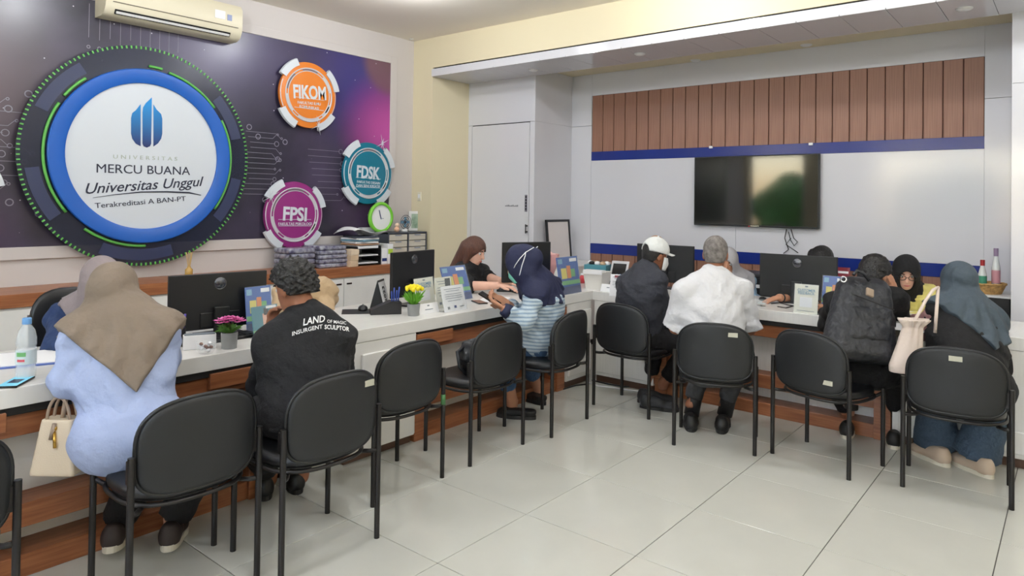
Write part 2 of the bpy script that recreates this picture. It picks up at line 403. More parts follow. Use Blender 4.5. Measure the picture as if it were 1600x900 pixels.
# ------------------------------------------------------------------ chairs
def make_chair():
    t = thing('visitor_chair', 'x', 'chair')
    W, DP = .24, .37
    for sx in (-1, 1):
        MB().tube([(sx*W, 0, .0), (sx*W, 0, .6)], .0125, 12).build('leg', m_tube, t, 'auto')
        MB().tube([(sx*W, DP, .0), (sx*W, DP, .455)], .0125, 12).build('leg', m_tube, t, 'auto')
        MB().tube([(sx*W, 0, .395), (sx*(W-.03), .02, .392), (sx*(W-.06), .06, .39)], .01, 8).build('seat_bracket', m_tube, t, True)
        MB().tube([(sx*W, DP, .43), (sx*(W-.03), DP-.02, .405), (sx*(W-.06), DP-.05, .395)], .01, 8).build('seat_bracket', m_tube, t, True)
        MB().box(sx*W-.02-(.012 if sx > 0 else -.012), sx*W+.006-(.012 if sx > 0 else -.012), .0, .03, .5, .585, .003, 1).build('back_bracket', m_tube, t)
    st = MB(); st.pillow(.225, .215, 3.2, 2.6, .034, lambda x, z: 0, 44, 6)
    bmesh.ops.transform(st.bm, matrix=Matrix(((1, 0, 0, 0), (0, 0, 1, .2), (0, 1, 0, .435), (0, 0, 0, 1))), verts=st.bm.verts[:])
    st.build('seat', m_vinyl, t, True)
    rim = []
    for k in range(44):
        A = 2*PI*k/44; c_, s_ = math.cos(A), math.sin(A); e = 2/(3.2 if s_ > 0 else 2.6)
        rim.append((.226*math.copysign(abs(c_)**e, c_), .2+.216*math.copysign(abs(s_)**e, s_), .404))
    MB().tube(rim, .009, 8, closed=True).build('seat_rim', m_tube, t, True)
    bend = lambda x, z: .012-.045*(1-(x/.228)**2)-.10*(z+.16)*.35
    bk = MB(); bk.pillow(.224, .17, 2.7, 4.2, .013, bend, 48, 5); bmesh.ops.translate(bk.bm, verts=bk.bm.verts[:], vec=(0, .0, .612))
    bk.build('back_shell', m_plast, t, True)
    bf = MB(); bf.pillow(.222, .168, 2.7, 4.2, .02, lambda x, z: bend(x, z)+.024, 48, 5); bmesh.ops.translate(bf.bm, verts=bf.bm.verts[:], vec=(0, .0, .612))
    bf.build('back_cushion', m_vinyl, t, True)
    er = []
    for k in range(60):
        A = 2*PI*k/60; c_, s_ = math.cos(A), math.sin(A); e = 2/(2.7 if s_ > 0 else 4.2)
        x = .226*math.copysign(abs(c_)**e, c_); z = .172*math.copysign(abs(s_)**e, s_)
        er.append((x, bend(x, z)+.004, z+.612))
    MB().tube(er, .0075, 6, closed=True).build('back_rim', m_black, t, True)
    return t, bend
chair0, cbend = make_chair()
CH = [(-2.636, .487, 0, 1), (-2.552, 1.281, .017, .474), (-2.432, 1.80, .003, .468), (-2.69, 2.47, 0, .48), (-2.684, 3.17, .004, .477),
      (-2.64, 3.868, -.039, .456), (-2.571, 4.41, .484, -.035), (-1.737, 4.114, .453, .155), (-1.211, 4.24, .468, -.13), (-.494, 4.295, .486, .043)]
CL = ['black visitor chair cut off by the left edge of the photo', 'black visitor chair holding the woman in the light blue top',
      'black visitor chair holding the man in the black printed shirt', 'empty black visitor chair with green tape on a rear leg',
      'black visitor chair with a black bag lying on its seat', 'black visitor chair holding the woman in the navy headscarf',
      'black visitor chair holding the man in the white cap', 'black visitor chair holding the old man in the white shirt',
      'black visitor chair holding the person with the backpack', 'black visitor chair holding the woman in the grey headscarf']
CHAIRS = []
for k, (x, y, ax, ay) in enumerate(CH):
    rz = math.atan2(ay, ax)
    if k == 0:
        c = chair0; c.location = (x, y, 0); c.rotation_euler = (0, 0, rz); c['label'] = CL[0]; c['group'] = 'black visitor chairs'
    else: c = instance(chair0, (x, y, 0), rz, CL[k])
    CHAIRS.append(c)
m_stick = mat('asset sticker', (186, 184, 168), .5)
for k, (u, z, s_) in {2: (.15, .715, .03), 7: (.11, .725, .028), 8: (.13, .515, .03), 9: (.0, .735, .03)}.items():
    y = cbend(u, z-.612)-.0145
    MB().box(u-s_, u+s_, y-.002, y+.006, z-.013, z+.013).build('asset_sticker', m_stick, CHAIRS[k])
MB().tube([(.24, 0, .40), (.24, 0, .455)], .0135, 12).build('green_tape', mat('green tape', (70, 120, 70), .5), CHAIRS[3], True)
# ------------------------------------------------------------------ people: implicit surfaces turned into continuous meshes
def A3(*v): return np.array(v, float)
def nrm(v): v = np.asarray(v, float); return v/(np.linalg.norm(v)+1e-9)
def smin(a, b, k):
    h = np.clip(.5+.5*(b-a)/k, 0, 1); return b+(a-b)*h-k*h*(1-h)
class Fld:
    def __init__(s): s.p = []
    def ell(s, c, R, r, k=.03): s.p.append(('e', np.asarray(c, np.float32), np.asarray(R, np.float32), np.asarray(r, np.float32), k, None)); return s
    def flat(s, a, b, ra, rb, R, fl, k=.05): s.p.append(('f', np.asarray(a, np.float32), np.asarray(b, np.float32), (ra, rb), k, (np.asarray(R, np.float32), fl))); return s
    def cone(s, a, b, ra, rb, k=.03, cut=None): s.p.append(('c', np.asarray(a, np.float32), np.asarray(b, np.float32), (ra, rb), k, cut)); return s
    def bounds(s, m=.06):
        lo = np.full(3, 1e9); hi = -lo
        for q in s.p:
            if q[0] == 'e': r = float(max(q[3])); a = b = q[1]
            else: r = max(q[3]); a, b = q[1], q[2]
            lo = np.minimum(lo, np.minimum(a, b)-r); hi = np.maximum(hi, np.maximum(a, b)+r)
        return lo-m, hi+m
    def __call__(s, p):
        d = np.full(len(p), .5, np.float32)
        for q in s.p:
            if q[0] == 'e': bc = q[1]; br = float(max(q[3]))
            else: bc = (q[1]+q[2])/2; br = float(np.linalg.norm(q[1]-q[2]))/2+max(q[3])
            v = p-bc; m = np.flatnonzero((v*v).sum(1) < (br+.09)**2)
            if not len(m): continue
            pm = p[m]
            if q[0] == 'e':
                w_ = (pm-q[1]) @ q[2].T; r = q[3]
                k0 = np.sqrt(((w_/r)**2).sum(1)); k1 = np.sqrt(((w_/(r*r))**2).sum(1))+1e-6
                e = k0*(k0-1)/k1
            elif q[0] == 'f':
                Rm, fl = q[5]; w_ = (pm-q[1]) @ Rm.T; w_[:, 1] /= fl; ab = Rm @ (q[2]-q[1]); ab[1] /= fl
                L2 = float(ab@ab)+1e-9; t = np.clip((w_@ab)/L2, 0, 1)
                e = (np.linalg.norm(w_-t[:, None]*ab, axis=1)-(q[3][0]+(q[3][1]-q[3][0])*t))*.8
            else:
                ab = q[2]-q[1]; L2 = float(ab@ab)+1e-9; t = np.clip(((pm-q[1])@ab)/L2, 0, 1)
                e = np.linalg.norm(pm-q[1]-t[:, None]*ab, axis=1)-(q[3][0]+(q[3][1]-q[3][0])*t)
                if q[5] is not None: e = np.maximum(e, (pm-q[5][0])@q[5][1])
            d[m] = smin(d[m], e, q[4])
        return d
def nets(fn, lo, hi, h):
    lo = np.asarray(lo, np.float32); nb = np.ceil((np.asarray(hi)-lo)/(h*8)).astype(int)+1
    bi = np.stack(np.meshgrid(*[np.arange(n) for n in nb], indexing='ij'), -1).reshape(-1, 3)
    dc = fn((lo+(bi*8+3.5)*h).astype(np.float32))
    V6 = np.ones((nb[0], 8, nb[1], 8, nb[2], 8), np.float32)
    thr = 8*h*.87+.025
    ins = bi[dc <= -thr]; V6[ins[:, 0], :, ins[:, 1], :, ins[:, 2], :] = -1
    ac = bi[np.abs(dc) < thr]
    of = np.stack(np.meshgrid(*[np.arange(8)]*3, indexing='ij'), -1).reshape(-1, 3)
    for i in range(0, len(ac), 400):
        a = ac[i:i+400]
        pts = (lo+(a[:, None, :]*8+of[None])*h).reshape(-1, 3).astype(np.float32)
        V6[a[:, 0], :, a[:, 1], :, a[:, 2], :] = fn(pts).reshape(len(a), 8, 8, 8)
    V = V6.reshape(nb[0]*8, nb[1]*8, nb[2]*8)
    s = (V < 0)
    c = np.zeros(tuple(n-1 for n in V.shape), np.uint8)
    for dx in (0, 1):
        for dy in (0, 1):
            for dz in (0, 1): c += s[dx:V.shape[0]-1+dx, dy:V.shape[1]-1+dy, dz:V.shape[2]-1+dz]
    cells = np.argwhere((c > 0) & (c < 8))
    vid = np.full(c.shape, -1, np.int32); vid[tuple(cells.T)] = np.arange(len(cells))
    acc = np.zeros((len(cells), 3)); cnt = np.zeros(len(cells))
    for ax in range(3):
        o1, o2 = [k for k in range(3) if k != ax]
        for i in (0, 1):
            for j in (0, 1):
                q = cells.copy(); q[:, o1] += i; q[:, o2] += j; q2 = q.copy(); q2[:, ax] += 1
                v0 = V[tuple(q.T)]; v1 = V[tuple(q2.T)]; m = (v0 < 0) != (v1 < 0)
                t = v0/(v0-v1+1e-12); pos = q.astype(float); pos[:, ax] += t
                acc[m] += pos[m]; cnt[m] += 1
    co = lo+(acc/np.maximum(cnt, 1)[:, None])*h
    F_ = []
    for ax in range(3):
        b, cc = (ax+1) % 3, (ax+2) % 3
        sl0 = [slice(1, -1)]*3; sl1 = [slice(1, -1)]*3; sl0[ax] = slice(0, -1); sl1[ax] = slice(1, None)
        s0 = s[tuple(sl0)]; s1_ = s[tuple(sl1)]
        e = np.argwhere(s0 != s1_)
        if not len(e): continue
        flip = s0[tuple(e.T)]
        base = e.copy(); base[:, b] += 1; base[:, cc] += 1
        def cell(db, dcc):
            k = base.copy(); k[:, b] -= db; k[:, cc] -= dcc; return vid[tuple(k.T)]
        q = np.stack([cell(0, 0), cell(1, 0), cell(1, 1), cell(0, 1)], 1)
        q[~flip] = q[~flip][:, ::-1]
        F_.append(q)
    F_ = np.concatenate(F_) if F_ else np.zeros((0, 4), int)
    return co, F_[(F_ >= 0).all(1)]
def sdf_obj(name, fn, lo, hi, h, m, parent, off):
    co, fa = nets(fn, lo, hi, h)
    co = co-np.asarray(off)
    me = bpy.data.meshes.new(name); nV, nF = len(co), len(fa)
    me.vertices.add(nV); me.vertices.foreach_set('co', co.astype(np.float32).ravel())
    me.loops.add(nF*4); me.loops.foreach_set('vertex_index', fa.astype(np.int32).ravel())
    me.polygons.add(nF); me.polygons.foreach_set('loop_start', np.arange(0, nF*4, 4, dtype=np.int32))
    me.polygons.foreach_set('use_smooth', np.ones(nF, bool))
    me.update(calc_edges=True); me.validate()
    return mesh_obj(name, me, m, parent)
def fold(p, amp, f=38.0, seed=0):                                   # cloth creases
    f = f*1.9; p = p+.03*np.sin(p[:, [1, 2, 0]]*17+seed)
    a = np.sin(p[:, 2]*f+np.sin(p[:, 0]*f*.35+seed)*2.1+np.sin(p[:, 1]*f*.3+seed*1.7)*2.3)
    b = np.sin((p[:, 0]+p[:, 1])*f*.5+p[:, 2]*f*.6+seed+np.sin(p[:, 2]*f*.4)*1.5)
    return amp*(.6*a*np.abs(b)+.4*b)
def hand(f, w_, d, n, side, curl=.6, k=.006):
    d = nrm(d); n = nrm(np.asarray(n)-d*(np.asarray(n)@d)); r = np.cross(d, n)
    f.ell(w_+d*.045, np.stack([r, n, d]), (.041, .016, .052), .02)
    for i, (o_, L) in enumerate(((-.029, .062), (-.0095, .08), (.0095, .086), (.029, .076))):
        p = w_+d*.083+r*o_*1.05; a = 0
        for sgm, fr in enumerate((.42, .32, .26)):
            a += curl*(.55, .8, .6)[sgm]
            q = p+(d*math.cos(a)+n*math.sin(a))*L*fr
            f.cone(p, q, .0098-.0008*sgm, .009-.0008*sgm, k); p = q
    p = w_+d*.022+r*side*.032; q = p+nrm(d*.75+r*side*.65+n*.25)*.042; f.cone(p, q, .0135, .0115, .01)
    q2 = q+nrm(d*.95+r*side*.1+n*.45*curl)*.032; f.cone(q, q2, .0112, .0092, k)
SHOES = {}
def shoe(parent, off, heel, toe, upv, mu, ms, kind='sneaker', label=None):
    if kind not in SHOES:
        f = Fld(); I = np.eye(3)
        f.ell((0, .19, .03), I, (.042, .075, .038), .03); f.ell((0, .08, .045), I, (.036, .085, .05), .03); f.ell((0, .03, .05), I, (.034, .04, .06 if kind == 'sneaker' else .035), .02)
        top = .1 if kind == 'sneaker' else .06
        fn = lambda p: np.maximum(np.maximum(f(p), .016-p[:, 2]), p[:, 2]-top+.25*np.maximum(p[:, 1]-.09, 0)*0)
        co, fa = nets(fn, (-.07, -.05, -.01), (.07, .3, .13), .006); SHOES[kind] = (co, fa)
    co, fa = SHOES[kind]; toe = np.asarray(heel)+nrm(np.asarray(toe)-heel)*.27
    y = nrm(np.asarray(toe)-heel); x = nrm(np.cross(y, upv)); z = np.cross(x, y); sc = 1.03
    mtx = basis(np.asarray(heel)-off, x*sc*1.18, y*sc, z*sc)
    me = bpy.data.meshes.new('shoe'); me.from_pydata(co.tolist(), [], fa.tolist()); me.transform(mtx)
    o = mesh_obj('shoe', me, mu, parent, True)
    if label: o['label'] = label
    pl = []
    for k in range(28):
        a = 2*PI*k/28; w_ = .043+.006*math.sin(a) if math.sin(a) > 0 else .036
        pl.append((w_*math.copysign(abs(math.cos(a))**.8, math.cos(a)), .128+.14*math.copysign(abs(math.sin(a))**.8, math.sin(a))))
    mb = MB().prism(pl, -.003, .022); bmesh.ops.transform(mb.bm, matrix=mtx, verts=mb.bm.verts[:]); mb.build('sole', ms, o)
    return o
m_skin = mat('skin light brown', (190, 138, 110), .5, var=.06, vscale=20, spec=.35)
m_skin2 = mat('skin brown', (156, 104, 78), .5, var=.06, vscale=20, spec=.35)
m_skinp = mat('skin pale', (226, 178, 156), .5, var=.05, vscale=20, spec=.35)
m_eyew = mat('eye white', (230, 226, 222), .2); m_iris = mat('eye iris', (30, 20, 16), .1)
m_brow = mat('brow hair', (30, 24, 22), .8); m_lip = mat('lips', (176, 92, 88), .4)
m_hairk = mat('black hair', (16, 14, 14), .45, bump=.7, bscale=120)
m_shoek = mat('black shoe', (24, 24, 26), .5); m_solek = mat('black sole', (34, 34, 36), .6); m_solew = mat('white sole', (214, 208, 192), .6)
def cloth(name, c, rough=.85, bump=.35, bscale=22, sheen=0, **k): return mat(name, c, rough, bump=bump, bscale=bscale, sheen=sheen, bdist=.03, **k)
def person(label, J, skin, top=None, bottom=None, head=None, shoes=None, h=.008, w=1.0, female=False, hands=None, face=True, build_legs=True):
    g = {k: np.asarray(v, float) for k, v in J.items()}
    base = A3(g['pel'][0], g['pel'][1], 0)
    root = thing('person', label, 'person', base)
    R_ = nrm(g['shr']-g['shl']); U = nrm(g['nek']-g['pel']); R_ = nrm(R_-U*(R_@U)); Fw = np.cross(U, R_); RT = np.stack([R_, Fw, U])
    hf = nrm(g['hf']); hu = A3(*g['hu']) if 'hu' in g else A3(0, 0, 1); hr = nrm(np.cross(hf, hu)); hu = np.cross(hr, hf); RH = np.stack([hr, hf, hu])
    hd = g['hed']; mid = (g['pel']+g['che'])/2
    g['hil'] = g['pel']-R_*.085*w; g['hir'] = g['pel']+R_*.085*w
    def torso(f, o=0.0, k=.05, bust=True):
        PR = np.stack([R_, nrm(np.cross(A3(0, 0, 1), R_)), A3(0, 0, 1)])
        f.ell(g['pel']+A3(0, 0, -.01), PR, (.16*w+o, .125+o, .1+o), k)
        wm = .128 if female else .145; tp = g['nek']-U*.1
        f.flat(g['pel']+U*.075, mid, .15*w+o, wm*w+o, RT, .72, .06); f.flat(mid, g['che'], wm*w+o, .155*w+o, RT, .7, .06); f.flat(g['che'], tp, .155*w+o, .125*w+o, RT, .66, .06)
        for s_ in ('shl', 'shr'): f.cone(g['nek']-U*.02, g[s_], .05+o, .054+o, k)
        if female and bust:
            for s_ in (-1, 1): f.ell(g['che']+Fw*.085+R_*s_*.07-U*.01, RT, (.06+o*.6, .055+o*.6, .06+o*.6), .04)
    def arms(f, o=0.0, upto=2.0, k=.02, which='lr', flare=0.0):
        for s_ in which:
            a, b, c = g['sh'+s_], g['el'+s_], g['wr'+s_]
            if upto >= 1:
                f.cone(a, b, .05+o, .042+o, k)
                t = min(upto-1, 1.0); e = b+(c-b)*t
                if t > .02: f.cone(b, e+nrm(c-b)*.03, .042+o, .042-.014*t+o+flare, k, None if upto >= 2.2 else (e.astype(np.float32), nrm(c-b).astype(np.float32)))
            else:
                e = a+(b-a)*upto
                f.cone(a, e+nrm(b-a)*.03, .052+o, .048+o+flare, k, (e.astype(np.float32), nrm(b-a).astype(np.float32)))
    def legs(f, o=0.0, upto=2.0, k=.03, flare=0.0):
        for s_ in 'lr':
            a, b, c = g['hi'+s_], g['kn'+s_], g['an'+s_]
            f.cone(a, b, .088*w+o, .06+o, k)
            if upto > 1:
                t = upto-1; e = b+(c-b)*t
                f.cone(b, e+nrm(c-b)*.03, .06+o, .038+o+flare, k, (e.astype(np.float32), nrm(c-b).astype(np.float32)))
    # body: one continuous skin
    f = Fld(); torso(f); arms(f); legs(f)
    f.cone(g['nek'], hd-hu*.06-hf*.02, .056, .05, .03)
    f.ell(hd+hu*.025-hf*.008, RH, (.073, .092, .085), .02); f.ell(hd+hf*.025-hu*.035, RH, (.059, .068, .083), .02)
    f.ell(hd+hf*.046-hu*.085, RH, (.036, .04, .03), .03)
    f.cone(hd+hf*.09+hu*.012, hd+hf*.107-hu*.026, .007, .012, .012); f.ell(hd+hf*.088-hu*.062, RH, (.02, .012, .01), .012)
    for s_ in (-1, 1): f.ell(hd+hr*s_*.074-hf*.008-hu*.018, RH, (.011, .026, .033), .008)
    for s_ in 'lr': f.cone(g['an'+s_], g['an'+s_]+A3(0, 0, -.02), .038, .04, .02)
    hs = hands or {}
    for s_, sg_ in (('l', 1), ('r', -1)):
        q = hs.get(s_)
        dd = nrm(g['wr'+s_]-g['el'+s_])
        if q is None: hand(f, g['wr'+s_], dd, A3(0, 0, -1) if abs(dd[2]) < .8 else Fw, sg_, .5)
        else: hand(f, g['wr'+s_], q[0], q[1], sg_*(q[3] if len(q) > 3 else 1), q[2])
    lo, hi = f.bounds(.03)
    sdf_obj('body', f, lo, hi, h, skin, root, base)
    H_ = lambda x, y, z: hd+hr*x+hf*y+hu*z-base
    if face:
        for s_ in (-1, 1):
            e = MB(); e.sphere((0, 0, 0), .0118, 14, 10); bmesh.ops.translate(e.bm, verts=e.bm.verts[:], vec=Vector(H_(s_*.031, .0735, .006)))
            eo = e.build('eye', m_eyew, root, True)
            MB().sphere(H_(s_*.030, .0825, .004), (.0055, .0055, .0055), 10, 8).build('iris', m_iris, eo, True)
            MB().tube([H_(s_*.016, .092, .027), H_(s_*.032, .089, .033), H_(s_*.05, .077, .028)], [.003, .004, .002], 6).build('eyebrow', m_brow, root, True)
        MB().tube([H_(-.022, .091, -.063), H_(-.01, .1, -.061), H_(0, .1015, -.062), H_(.01, .1, -.061), H_(.022, .091, -.063)], [.002, .005, .0055, .005, .002], 8).build('lips', m_lip, root, True)
    if bottom:
        fb = Fld(); o = bottom.get('off', .012); PR = np.stack([R_, nrm(np.cross(A3(0, 0, 1), R_)), A3(0, 0, 1)])
        fb.ell(g['pel'], PR, (.165*w+o, .125+o, .115+o), .05); legs(fb, o, bottom.get('upto', 1.9), .04, bottom.get('flare', 0))
        fn = lambda p, fb=fb: fb(p)+fold(p, bottom.get('amp', .004), 34, 2)
        lo, hi = fb.bounds(.03); sdf_obj(bottom.get('name', 'trousers'), fn, lo, hi, bottom.get('h', .012), bottom['mat'], root, base)
    if top:
        ft = Fld(); o = top.get('off', .016); torso(ft, o); arms(ft, o*.8, top.get('sleeve', 1.92), .03, top.get('which', 'lr'), top.get('flare', 0))
        ft.cone(g['nek']-U*.01, g['nek']+U*top.get('collar', .025), .062, .056, .02)
        for e in top.get('extra', ()): ft.p.append(e)
        zh = g['pel'][2]-top.get('hem', .1)
        def fn(p, ft=ft):
            return np.maximum(ft(p)+fold(p, 1.7*top.get('amp', .005), top.get('f', 30), top.get('seed', 0)), zh-p[:, 2])
        lo, hi = ft.bounds(.03); sdf_obj(top.get('name', 'shirt'), fn, lo, hi, top.get('h', .009), top['mat'], root, base)
        if 'skirt' in top:
            fk = Fld(); PR = np.stack([R_, nrm(np.cross(A3(0, 0, 1), R_)), A3(0, 0, 1)])
            fk.ell(g['pel'], PR, (.17*w+o, .135+o, .11+o), .06); fk.flat(g['pel']+U*.07, mid, .155*w+o, .135*w+o, RT, .75, .06)
            for s_ in 'lr': fk.cone(g['hi'+s_], g['hi'+s_]+(g['kn'+s_]-g['hi'+s_])*top['skirt'], .088*w+o, .08+o, .07)
            fn = lambda p, fk=fk: fk(p)+fold(p, .004, 30, 1)
            lo, hi = fk.bounds(.03); sdf_obj('tunic_hem', fn, lo, hi, .01, top['mat'], root, base)
        if 'sleeve_mat' in top:
            fs = Fld(); arms(fs, o*.8, 1.93, .03, top['sleeve_on'])
            fn = lambda p, fs=fs: fs(p)+fold(p, .005, 45, 3)
            lo, hi = fs.bounds(.03); sdf_obj('sleeve', fn, lo, hi, .009, top['sleeve_mat'], root, base)
    if head:
        kind = head['kind']
        if kind == 'hair':
            fh = Fld(); o = head.get('off', .014)
            fh.ell(hd+hu*.025-hf*.008, RH, (.073+o, .092+o, .085+o), .02); fh.ell(hd-hf*.03-hu*.03, RH, (.062+o, .06+o, .07+o), .03)
            for (a, b, ra, rb) in head.get('locks', ()): fh.cone(hd+hr*a[0]+hf*a[1]+hu*a[2], hd+hr*b[0]+hf*b[1]+hu*b[2], ra, rb, .03)
            long_ = bool(head.get('locks')); amp = head.get('curl', .003); fq = head.get('freq', 120)
            ys = [-.12, -.05, -.02, .02, .05, .075, .12]; zs = head.get('line', [-.085, -.075, -.02, .005, .04, .056, .062])
            def fn(p, fh=fh):
                q = p-hd.astype(np.float32); y = q@hf.astype(np.float32); z = q@hu.astype(np.float32); x = q@hr.astype(np.float32)
                d = fh(p)+amp*np.sin(p[:, 0]*fq+2*np.sin(p[:, 2]*fq*.6))*np.sin(p[:, 1]*fq+1.5*np.sin(p[:, 0]*fq*.7))*np.sin(p[:, 2]*fq+2)
                if long_:
                    face_ = np.sqrt((x/.062)**2+((y-.1)/.1)**2+((z+.03)/.085)**2)-1
                    return np.maximum(d, -face_*.06)
                return np.maximum(d, (np.interp(y, ys, zs)-z)*.8)
            lo, hi = fh.bounds(.04); sdf_obj('hair', fn, lo, hi, head.get('h', .007), head['mat'], root, base)
        if kind == 'hijab':
            fh = Fld(); o = head.get('off', .02)
            fh.ell(hd+hu*.025-hf*.008, RH, (.073+o, .092+o, .085+o), .02); fh.ell(hd-hu*.035+hf*.02, RH, (.062+o, .07+o, .088+o), .03)
            fh.cone(hd-hu*.07-hf*.01, g['nek']+U*.0, .078, head.get('neckr', .115)*.8, .04)
            if head.get('bun', 1): fh.ell(hd-hf*.09+hu*.0, RH, (.05+o, .045+o, .05+o), .04)
            fd = Fld(); od = head.get('drape_off', .036); torso(fd, od, .07, False); arms(fd, od*.6, head.get('arm', .5), .06)
            fd.cone(g['nek']-U*.06, hd-hu*.05, head.get('neckr', .115), min(.088, head.get('neckr', .115)), .07)
            bl, sl, xo = head.get('back', (.3, .6, 0)); fl, sf = head.get('front', (.2, .5))
            tail = head.get('tail')
            if tail is not None: fd.cone(tail[0], tail[1], tail[2], tail[3], .05)
            nk = g['nek'].astype(np.float32)
            def fn(p, fh=fh, fd=fd):
                q = p-hd.astype(np.float32); y = q@hf.astype(np.float32); z = q@hu.astype(np.float32); x = q@hr.astype(np.float32)
                d = fh(p)
                t = p-nk; tx = t@R_.astype(np.float32); ty = t@Fw.astype(np.float32); tz = t@U.astype(np.float32)
                lim = np.where(ty < .02, -bl+sl*np.abs(tx-xo), -fl+sf*np.abs(tx))
                th = np.arctan2(tx, -tz+.12)
                dd = fd(p)+head.get('folds', .008)*np.sin(th*20+np.sin(tz*14)*1.2)*np.clip(-tz*6, 0, 1)+fold(p, .004, 30, 5)
                dd = np.maximum(dd, (lim-tz)*.75)
                d = smin(d, dd, .035)
                fo = np.sqrt((x/.054)**2+((y-.1)/.06)**2+((z+.028)/head.get('open', .075))**2)-1
                return np.maximum(d, -fo*.05)+.002*np.sin(y*60+z*35+np.sin(x*30))
            l1, h1 = fh.bounds(.04); l2, h2 = fd.bounds(.04)
            zmin = (g['nek']-U*max(bl, fl))[2]-.08 if tail is None else min((g['nek']-U*max(bl, fl))[2], tail[1][2])-.08
            lo = np.minimum(l1, l2); hi = np.maximum(h1, h2); lo[2] = max(lo[2], zmin)
            sdf_obj('headscarf', fn, lo, hi, head.get('h', .008), head['mat'], root, base)
    if shoes and build_legs:
        for s_ in 'lr':
            q = shoes[s_]; shoe(root, base, np.asarray(q[0], float), np.asarray(q[1], float), np.asarray(q[2] if len(q) > 2 else (0, 0, 1), float), shoes['mat'], shoes['sole'], shoes.get('kind', 'sneaker'))
    root_info[label] = dict(root=root, base=base, hd=hd, hr=hr, hf=hf, hu=hu, R=R_, F=Fw, U=U, g=g, H=H_)
    return root_info[label]
root_info = {}
def gz(x, y, z=0.0): return onz(x, y, z)
def staff_legs(p, f):                                               # seated legs below the desk for people behind the counter
    p = np.asarray(p, float); f = nrm(A3(f[0], f[1], 0)); r = A3(f[1], -f[0], 0)
    return dict(knl=p-r*.1+f*.4+A3(0, 0, -.06), knr=p+r*.1+f*.4+A3(0, 0, -.06), anl=p-r*.1+f*.36+A3(0, 0, -p[2]+.09), anr=p+r*.1+f*.36+A3(0, 0, -p[2]+.09))
def staff_shoes(J, f, m_, s_):
    f = nrm(A3(f[0], f[1], 0))
    return dict(l=(A3(*J['anl'][:2], 0)-f*.06, A3(*J['anl'][:2], 0)+f*.2), r=(A3(*J['anr'][:2], 0)-f*.06, A3(*J['anr'][:2], 0)+f*.2), mat=m_, sole=s_)
def office_chair(label, x, y, rz, back=True):
    t = thing('office_chair', label, 'chair', (x, y, 0), rz, 'office chairs behind the counter')
    st = MB(); st.pillow(.23, .22, 3, 3, .035, lambda a, b: 0, 36, 5)
    bmesh.ops.transform(st.bm, matrix=Matrix(((1, 0, 0, 0), (0, 0, 1, 0), (0, 1, 0, .40), (0, 0, 0, 1))), verts=st.bm.verts[:])
    st.build('seat', m_vinyl, t, True)
    if back:
        b = MB(); b.pillow(.21, .24, 3, 3, .03, lambda a, z: -.03*(1-(a/.21)**2), 36, 5); bmesh.ops.translate(b.bm, verts=b.bm.verts[:], vec=(0, -.24, .74)); b.build('backrest', m_vinyl, t, True)
        MB().tube([(0, -.05, .36), (0, -.25, .37), (0, -.285, .55), (0, -.28, .7)], .016, 8).build('back_post', m_black, t, True)
    MB().tube([(0, 0, .08), (0, 0, .37)], .025, 12).build('gas_post', m_chrome, t, True)
    for k in range(5):
        a = 2*PI*k/5; c_, s_ = math.cos(a), math.sin(a)
        l_ = MB().tube([(0, 0, .09), (.26*c_, .26*s_, .07)], [.022, .014], 8).build('leg', m_black, t, True)
        MB().sphere((.26*c_, .26*s_, .03), .03, 10, 8).build('caster', m_black, l_, True)
    return t
# ------------------------------------------------------------------ the thirteen people
t_blue = cloth('light blue knit', (166, 180, 216)); t_blk = cloth('black cotton', (15, 16, 20)); t_blk2 = cloth('black fleece', (13, 13, 16))
t_navy = cloth('navy cotton', (30, 52, 92)); t_taupe = cloth('taupe chiffon', (128, 114, 100), .75); t_mauve = cloth('mauve grey jersey', (142, 130, 132), .75)
t_trk = cloth('black trousers', (16, 16, 20)); t_beige = cloth('beige shirt cloth', (190, 164, 130)); t_navyh = cloth('navy headscarf', (26, 32, 66), .7)
t_jean = cloth('blue denim', (62, 92, 130), bump=.5, bscale=60); t_jean2 = cloth('dark denim', (62, 80, 100), bump=.5, bscale=60)
t_grey = cloth('charcoal jacket', (48, 50, 58)); t_white = cloth('white linen', (214, 214, 218), .85, .5, 16); t_gtr = cloth('grey trousers', (62, 63, 66))
t_ghij = cloth('light grey headscarf', (168, 166, 170)); t_yel = cloth('pale yellow blouse', (226, 214, 128)); t_bhij = cloth('black headscarf', (14, 14, 18))
t_slate = cloth('slate headscarf', (66, 78, 88), .75); t_mauves = cloth('mauve sleeve', (168, 126, 128)); t_lblue = cloth('light blue blouse', (150, 180, 205))
t_stripe = cloth('striped shirt', (176, 192, 206), .8, .35)
_n = t_stripe.node_tree; _tc = _n.nodes.new('ShaderNodeTexCoord'); _sx = _n.nodes.new('ShaderNodeSeparateXYZ'); _mt = _n.nodes.new('ShaderNodeMath'); _mt.operation = 'SINE'
_ml = _n.nodes.new('ShaderNodeMath'); _ml.operation = 'MULTIPLY'; _ml.inputs[1].default_value = 260
_cr = _n.nodes.new('ShaderNodeValToRGB'); _cr.color_ramp.elements[0].position = .3; _cr.color_ramp.elements[1].position = .55
_cr.color_ramp.elements[0].color = rgb(138, 160, 182); _cr.color_ramp.elements[1].color = rgb(190, 204, 214)
_ad = _n.nodes.new('ShaderNodeMath'); _ad.operation = 'MULTIPLY_ADD'; _ad.inputs[1].default_value = .5; _ad.inputs[2].default_value = .5
_n.links.new(_tc.outputs['Object'], _sx.inputs[0]); _n.links.new(_sx.outputs[2], _ml.inputs[0]); _n.links.new(_ml.outputs[0], _mt.inputs[0])
